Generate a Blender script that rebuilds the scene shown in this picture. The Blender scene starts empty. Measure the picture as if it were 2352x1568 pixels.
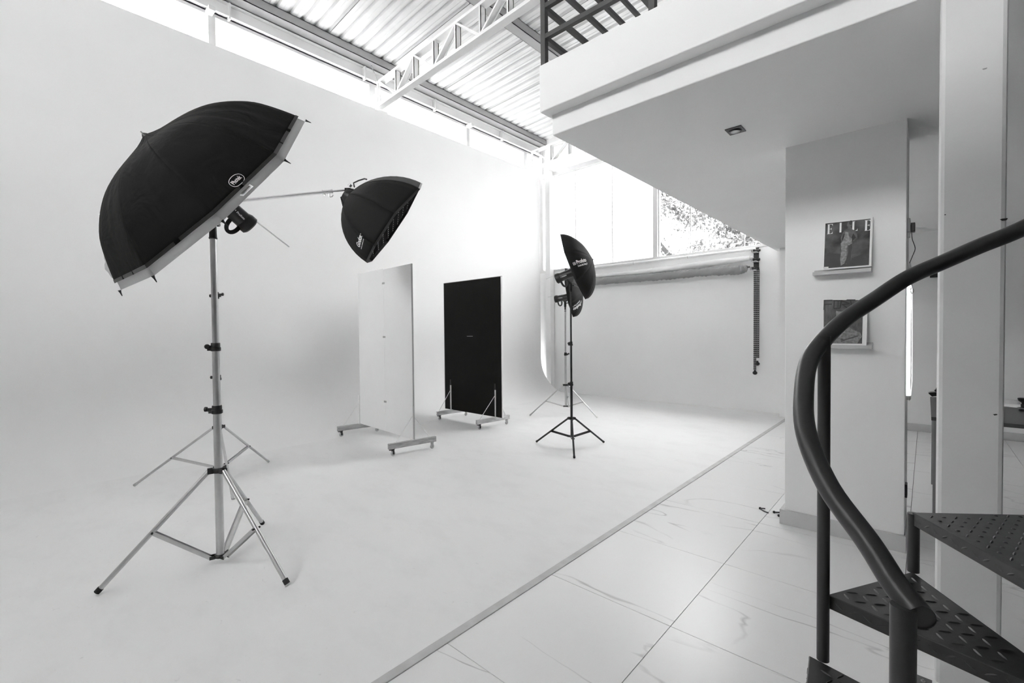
import bpy, bmesh, math, random
from mathutils import Vector, Matrix
from mathutils.bvhtree import BVHTree
from mathutils.geometry import tessellate_polygon
random.seed(7)
SC = bpy.context.scene
COL = SC.collection
PI = math.pi

# ------------------------------------------------------------------ camera
F, YAW, PIT, ROL, EYE = 1050.86, .7360, .0204, -.0098, 1.55
_f = Vector((-math.sin(YAW)*math.cos(PIT), math.cos(YAW)*math.cos(PIT), -math.sin(PIT)))
_r = Vector((math.cos(YAW), math.sin(YAW), 0)); _u = _r.cross(_f)
CR = _r*math.cos(ROL) + _u*math.sin(ROL)
CU = -_r*math.sin(ROL) + _u*math.cos(ROL)
CF = _f
C0 = Vector((0, 0, EYE))
cam = bpy.data.cameras.new('camera'); cam_o = bpy.data.objects.new('camera', cam); COL.objects.link(cam_o)
cam.sensor_width = 36; cam.lens = F/2352*36; cam.clip_start = .02; cam.clip_end = 300
m = Matrix((CR, CU, -CF)).transposed().to_4x4(); m.translation = C0
cam_o.matrix_world = m
SC.camera = cam_o

# ------------------------------------------------------------------ world, exposure
world = bpy.data.worlds.new('overcast_sky'); SC.world = world; world.use_nodes = True
wn = world.node_tree; wn.nodes.clear()
wo = wn.nodes.new('ShaderNodeOutputWorld'); wb = wn.nodes.new('ShaderNodeBackground')
wb.inputs[0].default_value = (1, 1, 1, 1); wb.inputs[1].default_value = 6.0
wn.links.new(wb.outputs[0], wo.inputs[0])
SC.view_settings.view_transform = 'Standard'; SC.view_settings.look = 'None'
SC.view_settings.gamma = 1; SC.view_settings.use_curve_mapping = False
SC.view_settings.exposure = 1.86
SC.cycles.max_bounces = 14; SC.cycles.diffuse_bounces = 10; SC.cycles.transparent_max_bounces = 16
SC.cycles.sample_clamp_indirect = 6

def lin(s):                       # display grey (0..1) to linear
    return s/12.92 if s <= .04045 else ((s+.055)/1.055)**2.4

# ------------------------------------------------------------------ a measured pixel to a point of the place
def ray(x, y): return CF + CR*((x-1176)/F) - CU*((y-784)/F)
def onX(x, y, v): d = ray(x, y); return C0 + d*(v/d.x)
def onY(x, y, v): d = ray(x, y); return C0 + d*(v/d.y)
def onZ(x, y, v=0.): d = ray(x, y); return C0 + d*((v-EYE)/d.z)
def at(x, y, t): return C0 + ray(x, y)*t

# ------------------------------------------------------------------ materials
def nodes(name):
    mt = bpy.data.materials.new(name); mt.use_nodes = True
    nt = mt.node_tree; b = nt.nodes['Principled BSDF']
    return mt, nt, b
def mat(name, g, rough=.6, metal=0., var=.04, scale=6., bump=0., bscale=60., spec=.5, coat=0.):
    mt, nt, b = nodes(name)
    tc = nt.nodes.new('ShaderNodeTexCoord')
    n = nt.nodes.new('ShaderNodeTexNoise'); n.inputs['Scale'].default_value = scale; n.inputs['Detail'].default_value = 5
    nt.links.new(tc.outputs['Object'], n.inputs['Vector'])
    r = nt.nodes.new('ShaderNodeValToRGB')
    a, c = max(0, g*(1-var)), min(1, g*(1+var))
    r.color_ramp.elements[0].position = .3; r.color_ramp.elements[1].position = .7
    r.color_ramp.elements[0].color = (a, a, a, 1); r.color_ramp.elements[1].color = (c, c, c, 1)
    nt.links.new(n.outputs['Fac'], r.inputs['Fac']); nt.links.new(r.outputs['Color'], b.inputs['Base Color'])
    b.inputs['Roughness'].default_value = rough; b.inputs['Metallic'].default_value = metal
    b.inputs['Specular IOR Level'].default_value = spec
    if coat: b.inputs['Coat Weight'].default_value = coat; b.inputs['Coat Roughness'].default_value = .25
    if bump:
        n2 = nt.nodes.new('ShaderNodeTexNoise'); n2.inputs['Scale'].default_value = bscale; n2.inputs['Detail'].default_value = 4
        nt.links.new(tc.outputs['Object'], n2.inputs['Vector'])
        bp = nt.nodes.new('ShaderNodeBump'); bp.inputs['Strength'].default_value = bump; bp.inputs['Distance'].default_value = .004
        nt.links.new(n2.outputs['Fac'], bp.inputs['Height']); nt.links.new(bp.outputs['Normal'], b.inputs['Normal'])
    return mt

def mat_floor_paint():
    mt, nt, b = nodes('painted_studio_floor')
    tc = nt.nodes.new('ShaderNodeTexCoord')
    mp = nt.nodes.new('ShaderNodeMapping'); mp.inputs['Scale'].default_value = (1.0, 1.9, 1); mp.inputs['Rotation'].default_value = (0, 0, .75)
    nt.links.new(tc.outputs['Object'], mp.inputs['Vector'])
    n = nt.nodes.new('ShaderNodeTexNoise'); n.inputs['Scale'].default_value = 2.2; n.inputs['Detail'].default_value = 9; n.inputs['Roughness'].default_value = .62
    nt.links.new(mp.outputs[0], n.inputs['Vector'])
    r = nt.nodes.new('ShaderNodeValToRGB'); e = r.color_ramp.elements
    e[0].position = .30; e[0].color = (.755, .755, .755, 1); e[1].position = .52; e[1].color = (.795, .795, .795, 1)
    nt.links.new(n.outputs['Fac'], r.inputs['Fac'])
    v = nt.nodes.new('ShaderNodeTexNoise'); v.inputs['Scale'].default_value = 16; v.inputs['Detail'].default_value = 6; v.inputs['Distortion'].default_value = 1.2
    nt.links.new(mp.outputs[0], v.inputs['Vector'])
    r2 = nt.nodes.new('ShaderNodeValToRGB'); e = r2.color_ramp.elements
    e[0].position = .22; e[0].color = (.80, .80, .80, 1); e[1].position = .31; e[1].color = (1, 1, 1, 1)
    nt.links.new(v.outputs['Fac'], r2.inputs['Fac'])
    mx = nt.nodes.new('ShaderNodeMixRGB'); mx.blend_type = 'MULTIPLY'; mx.inputs[0].default_value = .8
    nt.links.new(r.outputs['Color'], mx.inputs[1]); nt.links.new(r2.outputs['Color'], mx.inputs[2])
    nt.links.new(mx.outputs[0], b.inputs['Base Color'])
    b.inputs['Roughness'].default_value = .55; b.inputs['Specular IOR Level'].default_value = .35
    return mt

def mat_marble():
    mt, nt, b = nodes('marble_look_porcelain')
    tc = nt.nodes.new('ShaderNodeTexCoord'); oi = nt.nodes.new('ShaderNodeObjectInfo')
    ml = nt.nodes.new('ShaderNodeMath'); ml.operation = 'MULTIPLY'; ml.inputs[1].default_value = 37.
    nt.links.new(oi.outputs['Random'], ml.inputs[0])
    cb = nt.nodes.new('ShaderNodeCombineXYZ')
    for k in range(3): nt.links.new(ml.outputs[0], cb.inputs[k])
    ad = nt.nodes.new('ShaderNodeVectorMath'); ad.operation = 'ADD'
    nt.links.new(tc.outputs['Object'], ad.inputs[0]); nt.links.new(cb.outputs[0], ad.inputs[1])
    mp = nt.nodes.new('ShaderNodeMapping'); mp.inputs['Rotation'].default_value = (0, 0, -.75); mp.inputs['Scale'].default_value = (.8, 2.3, 1)
    nt.links.new(ad.outputs[0], mp.inputs['Vector'])
    n = nt.nodes.new('ShaderNodeTexNoise'); n.inputs['Scale'].default_value = .9; n.inputs['Detail'].default_value = 4; n.inputs['Roughness'].default_value = .45; n.inputs['Distortion'].default_value = .5
    nt.links.new(mp.outputs[0], n.inputs['Vector'])
    r = nt.nodes.new('ShaderNodeValToRGB'); cr = r.color_ramp
    cr.elements[0].position = .488; cr.elements[0].color = (0, 0, 0, 1); cr.elements[1].position = .512; cr.elements[1].color = (0, 0, 0, 1)
    e = cr.elements.new(.5); e.color = (1, 1, 1, 1)
    nt.links.new(n.outputs['Fac'], r.inputs['Fac'])
    n2 = nt.nodes.new('ShaderNodeTexNoise'); n2.inputs['Scale'].default_value = 1.7; n2.inputs['Detail'].default_value = 3
    nt.links.new(ad.outputs[0], n2.inputs['Vector'])
    r2 = nt.nodes.new('ShaderNodeValToRGB'); r2.color_ramp.elements[0].position = .48; r2.color_ramp.elements[1].position = .66
    nt.links.new(n2.outputs['Fac'], r2.inputs['Fac'])
    mu = nt.nodes.new('ShaderNodeMath'); mu.operation = 'MULTIPLY'
    nt.links.new(r.outputs['Color'], mu.inputs[0]); nt.links.new(r2.outputs['Color'], mu.inputs[1])
    mx = nt.nodes.new('ShaderNodeMixRGB'); mx.inputs[1].default_value = (.76, .76, .76, 1); mx.inputs[2].default_value = (.42, .42, .42, 1)
    nt.links.new(mu.outputs[0], mx.inputs[0]); nt.links.new(mx.outputs[0], b.inputs['Base Color'])
    b.inputs['Roughness'].default_value = .30; b.inputs['Specular IOR Level'].default_value = .5
    return mt

def mat_wood(name, g):
    mt, nt, b = nodes(name)
    tc = nt.nodes.new('ShaderNodeTexCoord'); mp = nt.nodes.new('ShaderNodeMapping'); mp.inputs['Scale'].default_value = (30, 3, 30)
    nt.links.new(tc.outputs['Object'], mp.inputs['Vector'])
    n = nt.nodes.new('ShaderNodeTexNoise'); n.inputs['Scale'].default_value = 1.2; n.inputs['Detail'].default_value = 8; n.inputs['Distortion'].default_value = .8
    nt.links.new(mp.outputs[0], n.inputs['Vector'])
    r = nt.nodes.new('ShaderNodeValToRGB'); e = r.color_ramp.elements
    e[0].position = .3; e[0].color = (g*.55,)*3+(1,); e[1].position = .62; e[1].color = (g,)*3+(1,)
    nt.links.new(n.outputs['Fac'], r.inputs['Fac']); nt.links.new(r.outputs['Color'], b.inputs['Base Color'])
    b.inputs['Roughness'].default_value = .7
    return mt

def mat_glass(name):
    mt = bpy.data.materials.new(name); mt.use_nodes = True; nt = mt.node_tree; nt.nodes.clear()
    o = nt.nodes.new('ShaderNodeOutputMaterial'); mx = nt.nodes.new('ShaderNodeMixShader')
    t = nt.nodes.new('ShaderNodeBsdfTransparent'); t.inputs[0].default_value = (.95, .95, .95, 1)
    g = nt.nodes.new('ShaderNodeBsdfGlossy'); g.inputs['Roughness'].default_value = .02
    fr = nt.nodes.new('ShaderNodeFresnel'); fr.inputs[0].default_value = 1.45
    ge = nt.nodes.new('ShaderNodeNewGeometry'); sb = nt.nodes.new('ShaderNodeMath'); sb.operation = 'SUBTRACT'; sb.inputs[0].default_value = 1.0
    nt.links.new(ge.outputs['Backfacing'], sb.inputs[1]); ml = nt.nodes.new('ShaderNodeMath'); ml.operation = 'MULTIPLY'
    nt.links.new(fr.outputs[0], ml.inputs[0]); nt.links.new(sb.outputs[0], ml.inputs[1])
    nt.links.new(ml.outputs[0], mx.inputs[0]); nt.links.new(t.outputs[0], mx.inputs[1]); nt.links.new(g.outputs[0], mx.inputs[2])
    nt.links.new(mx.outputs[0], o.inputs[0]); return mt
def mat_frosted(name, k=.52):
    mt = bpy.data.materials.new(name); mt.use_nodes = True; nt = mt.node_tree; nt.nodes.clear()
    o = nt.nodes.new('ShaderNodeOutputMaterial'); mx = nt.nodes.new('ShaderNodeMixShader'); mx.inputs[0].default_value = .7
    t = nt.nodes.new('ShaderNodeBsdfTransparent'); t.inputs[0].default_value = (k, k, k, 1); g = nt.nodes.new('ShaderNodeBsdfTranslucent'); g.inputs[0].default_value = (k, k, k, 1)
    nt.links.new(t.outputs[0], mx.inputs[1]); nt.links.new(g.outputs[0], mx.inputs[2]); nt.links.new(mx.outputs[0], o.inputs[0]); return mt
def mat_emit(name, s, g=1.):
    mt, nt, b = nodes(name); b.inputs['Base Color'].default_value = (g, g, g, 1)
    b.inputs['Emission Color'].default_value = (1, 1, 1, 1); b.inputs['Emission Strength'].default_value = s; return mt
def mat_cloth(name, g, trans=0., rough=.85, sheen=.2, wr=.5, spec=.4):
    mt, nt, b = nodes(name)
    tc = nt.nodes.new('ShaderNodeTexCoord')
    n = nt.nodes.new('ShaderNodeTexNoise'); n.inputs['Scale'].default_value = 5; n.inputs['Detail'].default_value = 3; n.inputs['Distortion'].default_value = .6
    nt.links.new(tc.outputs['Object'], n.inputs['Vector'])
    bp = nt.nodes.new('ShaderNodeBump'); bp.inputs['Strength'].default_value = wr; bp.inputs['Distance'].default_value = .02
    nt.links.new(n.outputs['Fac'], bp.inputs['Height']); nt.links.new(bp.outputs['Normal'], b.inputs['Normal'])
    b.inputs['Base Color'].default_value = (g, g, g, 1); b.inputs['Roughness'].default_value = rough
    b.inputs['Sheen Weight'].default_value = sheen; b.inputs['Specular IOR Level'].default_value = spec
    if trans:
        o = nt.nodes['Material Output']; mx = nt.nodes.new('ShaderNodeMixShader'); mx.inputs[0].default_value = trans
        t = nt.nodes.new('ShaderNodeBsdfTranslucent'); t.inputs[0].default_value = (g, g, g, 1)
        nt.links.new(b.outputs[0], mx.inputs[1]); nt.links.new(t.outputs[0], mx.inputs[2]); nt.links.new(mx.outputs[0], o.inputs[0])
    return mt
def mat_cloud_print(name, lo, hi, split=None):
    mt, nt, b = nodes(name)
    tc = nt.nodes.new('ShaderNodeTexCoord')
    n = nt.nodes.new('ShaderNodeTexNoise'); n.inputs['Scale'].default_value = 7; n.inputs['Detail'].default_value = 5
    nt.links.new(tc.outputs['Object'], n.inputs['Vector'])
    r = nt.nodes.new('ShaderNodeValToRGB'); e = r.color_ramp.elements
    e[0].position = .38; e[0].color = (lo,)*3+(1,); e[1].position = .66; e[1].color = (hi,)*3+(1,)
    nt.links.new(n.outputs['Fac'], r.inputs['Fac']); nt.links.new(r.outputs['Color'], b.inputs['Base Color'])
    b.inputs['Roughness'].default_value = .5; b.inputs['Specular IOR Level'].default_value = .25
    return mt

M = {
 'paint': mat('white_wall_paint', .82, .75, var=.012, scale=1.5, bump=.12, bscale=35),
 'wallgrey': mat('greyed_unseen_wall', .60, .8),  # for the unseen front wall, greyed to lower its bounce light
 'walldark': mat('darkened_unseen_wall', .16, .8),  # for the unseen right wall, darkened to cut bounce at the right
 'plaster': mat('worn_white_plaster', .67, .6, var=.03, scale=3, bump=.5, bscale=14),
 'base': mat('pale_skirting', .55, .5, var=.02),
 'floor': mat_floor_paint(), 'tile': mat_marble(),
 'grout': mat('dark_grout', .13, .9),
 'kerb': mat('grey_aluminium_edge_strip', .50, .5, var=.10, scale=9),
 'steelw': mat('white_painted_steel', .74, .45, var=.03),
 'sheet': mat('corrugated_white_sheet', .77, .38, var=.05, scale=3),
 'greysteel': mat('pale_grey_purlin', .36, .5, var=.05),
 'frame': mat('white_window_frame', .58, .4),
 'glass': mat_glass('clear_glass'), 'frost': mat_frosted('frosted_film_glass'), 'frost2': mat_frosted('dimmed_frosted_glass', .36),  # second frosted glass is dimmed to cut light from the upper panes
 'rail': mat('charcoal_railing_paint', .055, .45, var=.12),
 'black': mat('black_plastic', .012, .42, var=.1),
 'blackm': mat('black_painted_metal', .016, .35, var=.1),
 'alu': mat('brushed_aluminium', .58, .33, metal=.85, var=.06, scale=14),
 'chrome': mat('chrome', .88, .22, metal=1.),
 'stair': mat('dark_stair_paint', .030, .36, var=.18, scale=9, bump=.25, bscale=25),
 'cloth': mat_cloth('black_umbrella_cloth', .004, 0, .8, 0, .9, .18),
 'cloth2': mat_cloth('black_softbox_cloth', .012, 0, .75, 0, .35, .2),
 'silver': mat_cloth('grey_silver_lining', .42, 0, .5, 0, .3),
 'white_cloth': mat_cloth('white_diffuser_cloth', .78, .35, .7, 0, .5),
 'panelw': mat('white_laminate', .90, .75, var=.006),
 'panelb': mat('matt_black_laminate', .009, .75, var=.1, spec=.15),
 'edge': mat('grey_board_edge', .42, .6),
 'wood': mat_wood('raw_timber', .52), 'woodw': mat_wood('pale_timber', .74),
 'ink': mat('white_print_ink', .85, .6, var=.0), 'inkd': mat('black_print_ink', .012, .5, var=.0), 'inkg': mat('grey_print_ink', .30, .6, var=.0),
 'steel': mat('galvanised_steel', .45, .4, metal=.7),
 'rubber': mat('dark_rubber', .02, .8), 'caster': mat('clear_caster_wheel', .60, .3),
 'paper': mat('white_backdrop_paper', .72, .6), 'plastic': mat_cloth('grey_backdrop_vinyl', .25, 0, .38, 0, .8),
 'led': mat_emit('led_tube_glow', 2.5), 'lens': mat('lamp_lens', .5, .12, metal=.6),
 'table': mat('dark_grey_table_top', .07, .35), 'tableleg': mat('grey_table_leg', .30, .5),
 'bag': mat_cloth('white_plastic_bag', .72, .5, .5, 0, .8),
 'shelf': mat('pale_grey_shelf', .50, .45), 'leaf': mat('leaf_green_grey', .15, .6, var=.5, scale=2), 'bark': mat('bark', .05, .9, var=.3),
 'ground': mat('yard_concrete', .22, .9),
 'plate': mat('dull_steel_plate', .10, .45),
}

# ------------------------------------------------------------------ object helpers
def org(o):
    v = Vector((0, 0, 0))
    while o is not None: v += o.location; o = o.parent
    return v
def tag(o, label=None, cat=None, group=None, kind=None):
    if label: o['label'] = label
    if cat: o['category'] = cat
    if group: o['group'] = group
    if kind: o['kind'] = kind
    return o
def empty(name, loc, label=None, cat=None, group=None, kind=None):
    o = bpy.data.objects.new(name, None); COL.objects.link(o); o.location = loc; o.empty_display_size = .1
    return tag(o, label, cat, group, kind)

class MB:
    def __init__(s): s.v = []; s.f = []; s.mi = []
    def add(s, vs, fs, mi=0):
        n = len(s.v); s.v += [tuple(v) for v in vs]; s.f += [tuple(i+n for i in q) for q in fs]; s.mi += [mi]*len(fs); return s
    def box(s, a, b, mi=0):
        x0, y0, z0 = a; x1, y1, z1 = b
        x0, x1 = min(x0, x1), max(x0, x1); y0, y1 = min(y0, y1), max(y0, y1); z0, z1 = min(z0, z1), max(z0, z1)
        vs = [(x, y, z) for z in (z0, z1) for x, y in ((x0, y0), (x1, y0), (x1, y1), (x0, y1))]
        return s.add(vs, [(3, 2, 1, 0), (4, 5, 6, 7), (0, 1, 5, 4), (1, 2, 6, 5), (2, 3, 7, 6), (3, 0, 4, 7)], mi)
    def bar(s, p, q, w, h, up=(0, 0, 1), mi=0):          # rectangular bar from p to q; w sideways, h along up
        p = Vector(p); q = Vector(q); d = (q-p).normalized(); up = Vector(up)
        sd = d.cross(up)
        if sd.length < 1e-4: sd = d.cross(Vector((1, 0, 0)))
        sd.normalize(); u = sd.cross(d).normalized()
        vs = [c + sd*(a*w/2) + u*(b*h/2) for c in (p, q) for a, b in ((-1, -1), (1, -1), (1, 1), (-1, 1))]
        return s.add(vs, [(3, 2, 1, 0), (4, 5, 6, 7), (0, 1, 5, 4), (1, 2, 6, 5), (2, 3, 7, 6), (3, 0, 4, 7)], mi)
    def tube(s, pts, r, n=12, cap=True, mi=0, flat=1.):
        pts = [Vector(p) for p in pts]; R = r if isinstance(r, (list, tuple)) else [r]*len(pts)
        t = [(pts[min(i+1, len(pts)-1)]-pts[max(i-1, 0)]).normalized() for i in range(len(pts))]
        a = Vector((0, 0, 1)) if abs(t[0].z) < .9 else Vector((1, 0, 0))
        u = (a - t[0]*a.dot(t[0])).normalized(); base = len(s.v); vs = []
        for i, p in enumerate(pts):
            u = (u - t[i]*u.dot(t[i])).normalized(); w = t[i].cross(u)
            for k in range(n):
                an = 2*PI*k/n; vs.append(p + (u*math.cos(an)*flat + w*math.sin(an))*R[i])
        fs = []
        for i in range(len(pts)-1):
            for k in range(n):
                k2 = (k+1) % n; fs.append((i*n+k, i*n+k2, (i+1)*n+k2, (i+1)*n+k))
        if cap: fs.append(tuple(range(n-1, -1, -1))); fs.append(tuple((len(pts)-1)*n+k for k in range(n)))
        return s.add(vs, fs, mi)
    def lathe(s, c, axis, prof, n=24, mi=0):              # prof: (distance along axis, radius)
        c = Vector(c); ax = Vector(axis).normalized()
        a = Vector((0, 0, 1)) if abs(ax.z) < .9 else Vector((1, 0, 0))
        u = (a - ax*a.dot(ax)).normalized(); w = ax.cross(u); vs = []; fs = []
        for d, r in prof:
            for k in range(n):
                an = 2*PI*k/n; vs.append(c + ax*d + (u*math.cos(an)+w*math.sin(an))*max(r, 1e-4))
        for i in range(len(prof)-1):
            for k in range(n):
                k2 = (k+1) % n; fs.append((i*n+k, i*n+k2, (i+1)*n+k2, (i+1)*n+k))
        fs.append(tuple(range(n-1, -1, -1))); fs.append(tuple((len(prof)-1)*n+k for k in range(n)))
        return s.add(vs, fs, mi)
    def prism(s, poly, d, mi=0):                           # poly: 3-D points of one face; d: offset to the other
        d = Vector(d); poly = [Vector(p) for p in poly]; n = len(poly)
        tr = tessellate_polygon([poly])
        vs = poly + [p+d for p in poly]
        fs = [tuple(t) for t in tr] + [tuple(i+n for i in reversed(t)) for t in tr]
        fs += [(i, (i+1) % n, (i+1) % n+n, i+n) for i in range(n)]
        return s.add(vs, fs, mi)
    def ball(s, c, r, n=12, sc=(1, 1, 1), mi=0):
        c = Vector(c); vs = []; fs = []; m_ = n//2
        for i in range(1, m_):
            th = PI*i/m_
            for k in range(n):
                a = 2*PI*k/n; vs.append(c + Vector((math.sin(th)*math.cos(a)*sc[0], math.sin(th)*math.sin(a)*sc[1], math.cos(th)*sc[2]))*r)
        for i in range(m_-2):
            for k in range(n):
                k2 = (k+1) % n; fs.append((i*n+k, (i+1)*n+k, (i+1)*n+k2, i*n+k2))
        t = len(vs); vs += [c+Vector((0, 0, r*sc[2])), c-Vector((0, 0, r*sc[2]))]
        for k in range(n):
            k2 = (k+1) % n; fs.append((t, k, k2)); fs.append((t+1, (m_-2)*n+k2, (m_-2)*n+k))
        return s.add(vs, fs, mi)
    def build(s, name, mts, parent=None, loc=None, bevel=0., smooth=35, fix=True):
        o0 = org(parent) if parent else Vector(loc if loc is not None else (0, 0, 0))
        me = bpy.data.meshes.new(name); me.from_pydata([Vector(v)-o0 for v in s.v], [], s.f)
        for mt in (mts if isinstance(mts, (list, tuple)) else [mts]): me.materials.append(mt)
        if any(s.mi): me.polygons.foreach_set('material_index', s.mi)
        if fix:
            bm = bmesh.new(); bm.from_mesh(me); bmesh.ops.recalc_face_normals(bm, faces=bm.faces); bm.to_mesh(me); bm.free()
        me.update()
        if smooth:
            me.polygons.foreach_set('use_smooth', [True]*len(me.polygons)); me.set_sharp_from_angle(angle=math.radians(smooth))
        o = bpy.data.objects.new(name, me); COL.objects.link(o)
        if parent: o.parent = parent
        else: o.location = o0
        if bevel:
            md = o.modifiers.new('bevel', 'BEVEL'); md.width = bevel; md.segments = 2; md.limit_method = 'ANGLE'
        return o
def box(name, a, b, m_, parent=None, loc=None, bevel=0., **k): return MB().box(a, b).build(name, m_, parent, loc, bevel, smooth=0, **k)

def bvh_of(*obs):
    vs = []; fs = []
    for o in obs:
        w = org(o); n = len(vs); vs += [v.co+w for v in o.data.vertices]; fs += [tuple(i+n for i in p.vertices) for p in o.data.polygons]
    return BVHTree.FromPolygons(vs, fs)

def text_shape(s, bold=0., shear=0.):
    cu = bpy.data.curves.new('t', 'FONT'); cu.body = s; cu.size = 1; cu.offset = bold; cu.shear = shear; cu.resolution_u = 3
    ob = bpy.data.objects.new('t', cu); COL.objects.link(ob)
    dg = bpy.context.evaluated_depsgraph_get(); ev = ob.evaluated_get(dg); me = ev.to_mesh()
    vs = [(v.co.x, v.co.y) for v in me.vertices]; fs = [tuple(p.vertices) for p in me.polygons]
    ev.to_mesh_clear(); bpy.data.objects.remove(ob); bpy.data.curves.remove(cu)
    x0 = min(v[0] for v in vs); x1 = max(v[0] for v in vs)
    return [((x-x0)/(x1-x0), y/(x1-x0)) for x, y in vs], fs
def decal(name, shapes, bvh, pa, pb, parent, m_, squash=1., off=.0025):
    """print that follows a surface; pa, pb: the ends of its baseline on the photograph; shapes: (points with u in 0..1 along it, faces)"""
    def hit(p):
        h = bvh.ray_cast(C0, ray(*p).normalized()); return h
    A = hit(pa); B = hit(pb)
    if A[0] is None or B[0] is None: return None
    X = B[0]-A[0]; N = (A[1]+B[1]).normalized()
    if N.dot(C0-A[0]) < 0: N = -N
    Y = N.cross(X.normalized()).normalized()*X.length*squash
    mb = MB()
    for vs, fs in shapes:
        out = []
        for x, y in vs:
            p = A[0] + X*x + Y*y; h = bvh.ray_cast(p+N*.25, -N)
            q = h[0] if h[0] is not None else p
            out.append(q + N*off)
        mb.add(out, fs)
    return mb.build(name, m_, parent, smooth=0, fix=False)
def ring2d(cx, cy, rx, ry, w, n=28, rot=0.):
    vs = []; fs = []
    for k in range(n):
        a = 2*PI*k/n
        for s_ in (0, w):
            x = (rx-s_)*math.copysign(abs(math.cos(a))**.8, math.cos(a)); y = (ry-s_)*math.copysign(abs(math.sin(a))**.8, math.sin(a))
            vs.append((cx+x*math.cos(rot)-y*math.sin(rot), cy+x*math.sin(rot)+y*math.cos(rot)))
        k2 = (k+1) % n; fs.append((2*k, 2*k2, 2*k2+1, 2*k+1))
    return vs, fs

# ================================================================== THE SETTING
# ---- floor: painted studio floor + bed of the tiled part, every tile a child
fl = MB().box((-6.5, -4, -.06), (-1.81, 9.6, 0), 0).box((-1.81, -4, -.06), (3.1, 9.3, -.008), 1).box((-7.9, 9.28, -.06), (-6.5, 9.6, 0), 0).build('floor', [M['floor'], M['grout']], smooth=0)
tag(fl, kind='structure')
xs = [-1.765, -.985, -.088, .809, 1.706, 2.603, 3.1]
ys = [1.445+.859*k for k in range(-6, 10)] + [9.2]
tile_cache = {}
for i in range(len(xs)-1):
    for j in range(len(ys)-1):
        w, h = xs[i+1]-xs[i], ys[j+1]-ys[j]
        if h < .03: continue
        key = (round(w, 3), round(h, 3)); g = .002
        if key not in tile_cache:
            me_o = MB().box((-w/2+g, -h/2+g, -.008), (w/2-g, h/2-g, 0)).build('tile', M['tile'], smooth=0)
            tile_cache[key] = me_o.data; bpy.data.objects.remove(me_o)
        o = bpy.data.objects.new('tile', tile_cache[key]); COL.objects.link(o); o.parent = fl
        o.location = ((xs[i]+xs[i+1])/2, (ys[j]+ys[j+1])/2, random.uniform(-.0002, .0003))
tag(box('trim_1', (-1.815, -4, -.02), (-1.7625, 9.1, .005), M['kerb'], loc=(-1.79, 2, 0), bevel=.003), kind='structure')

# ---- left: the curved infinity wall
Rc = .9; prof = [(-7.52, 5.60), (-7.4, 5.60), (-7.4, Rc)]
prof += [(-6.5-Rc*math.cos(a), Rc-Rc*math.sin(a)) for a in [PI/2*k/24 for k in range(1, 25)]] + [(-6.5, -.06), (-7.52, -.06)]
mbw = MB().prism([(x, -4, z) for x, z in prof], (0, 13.28, 0))
tag(mbw.build('wall_left', M['paint'], loc=(-7.4, 3, 0), smooth=20), 'white curved infinity wall running into the floor', kind='structure')
tag(box('wall_left_outer', (-7.9, -4.2, -.06), (-7.72, 9.8, 5.55), M['paint'], loc=(-7.8, 3, 0)), kind='structure')
# ---- clerestory over it
YB = [-4.0, -.35, 2.065, 4.62, 7.0, 8.97, 9.6]
win1 = empty('window_1', (-7.66, 3, 5.6)); tag(win1, kind='structure')
box('window_frame', (-7.70, -4, 5.50), (-7.60, 9.6, 5.60), M['frame'], win1)
box('window_frame', (-7.70, -4, 6.12), (-7.62, 9.6, 6.165), M['frame'], win1)
for k, y in enumerate(YB[1:-1]):
    w = .045 if k in (0, 1, 3) else .06
    box('mullion', (-7.68, y-w, 5.60), (-7.60, y+w, 6.12), M['frame'], win1)
for k in range(len(YB)-1): box('pane', (-7.665, YB[k]+.04, 5.58), (-7.659, YB[k+1]-.04, 6.14), M['glass'], win1)
# ---- channel beam and splice plates over the clerestory
tb = MB().box((-7.66, -4, 6.19), (-7.63, 9.6, 6.38)).box((-7.66, -4, 6.19), (-7.56, 9.6, 6.196)).box((-7.66, -4, 6.374), (-7.56, 9.6, 6.38)).build('trim_2', M['paint'], loc=(-7.64, 3, 6.2), smooth=0)
tag(tb, kind='structure')
for y in (2.28, 4.45, 6.05, 8.08): box('stiffener', (-7.63, y-.012, 6.14), (-7.53, y+.012, 6.372), M['steelw'], tb)
for y in (2.02, 6.98): box('stiffener', (-7.63, y-.03, 6.10), (-7.44, y+.05, 6.16), M['steelw'], tb)
tag(box('wall_left_upper', (-7.9, -4.2, 6.165), (-7.67, 9.8, 6.56), M['paint'], loc=(-7.8, 3, 6.2)), kind='structure')

# ---- roof: corrugated sheets on purlins
ceil = empty('ceiling', (-2, 3, 6.5)); tag(ceil, 'white corrugated metal roof on steel purlins', kind='structure')
def roof_sheet(y0, y1):
    mb = MB(); p = .204; n = max(1, round((y1-y0)/p)); p = (y1-y0)/n; top = .040; X0, X1 = -7.75, 3.2
    prof = []
    for k in range(n):
        a = y0+k*p
        prof += [(a, 0), (a+p*.30, 0), (a+p*.36, .006), (a+p*.42, 0), (a+p*.62, 0), (a+p*.70, top), (a+p*.92, top)]
    prof += [(y1, 0)]
    sk = -.045
    vs = []
    for x in (X0, X1):
        for y, z in prof: vs.append((x, y+(x+7.6)*sk, 6.545+z))
    m_ = len(prof); fs = [(i, i+1, m_+i+1, m_+i) for i in range(m_-1)]
    mb.add(vs, fs)
    o = mb.build('roof_sheet', M['sheet'], ceil, smooth=0, fix=False)
    md = o.modifiers.new('thick', 'SOLIDIFY'); md.thickness = .006; md.offset = 1
    return o
y = -4.85+.6
seams = [-3.6, -2.4, -1.18, .05, 1.27, 2.49, 3.715, 4.94, 6.165, 7.385, 8.6, 9.85]
for a, b_ in zip(seams[:-1], seams[1:]): roof_sheet(a+.004, b_-.004)
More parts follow.
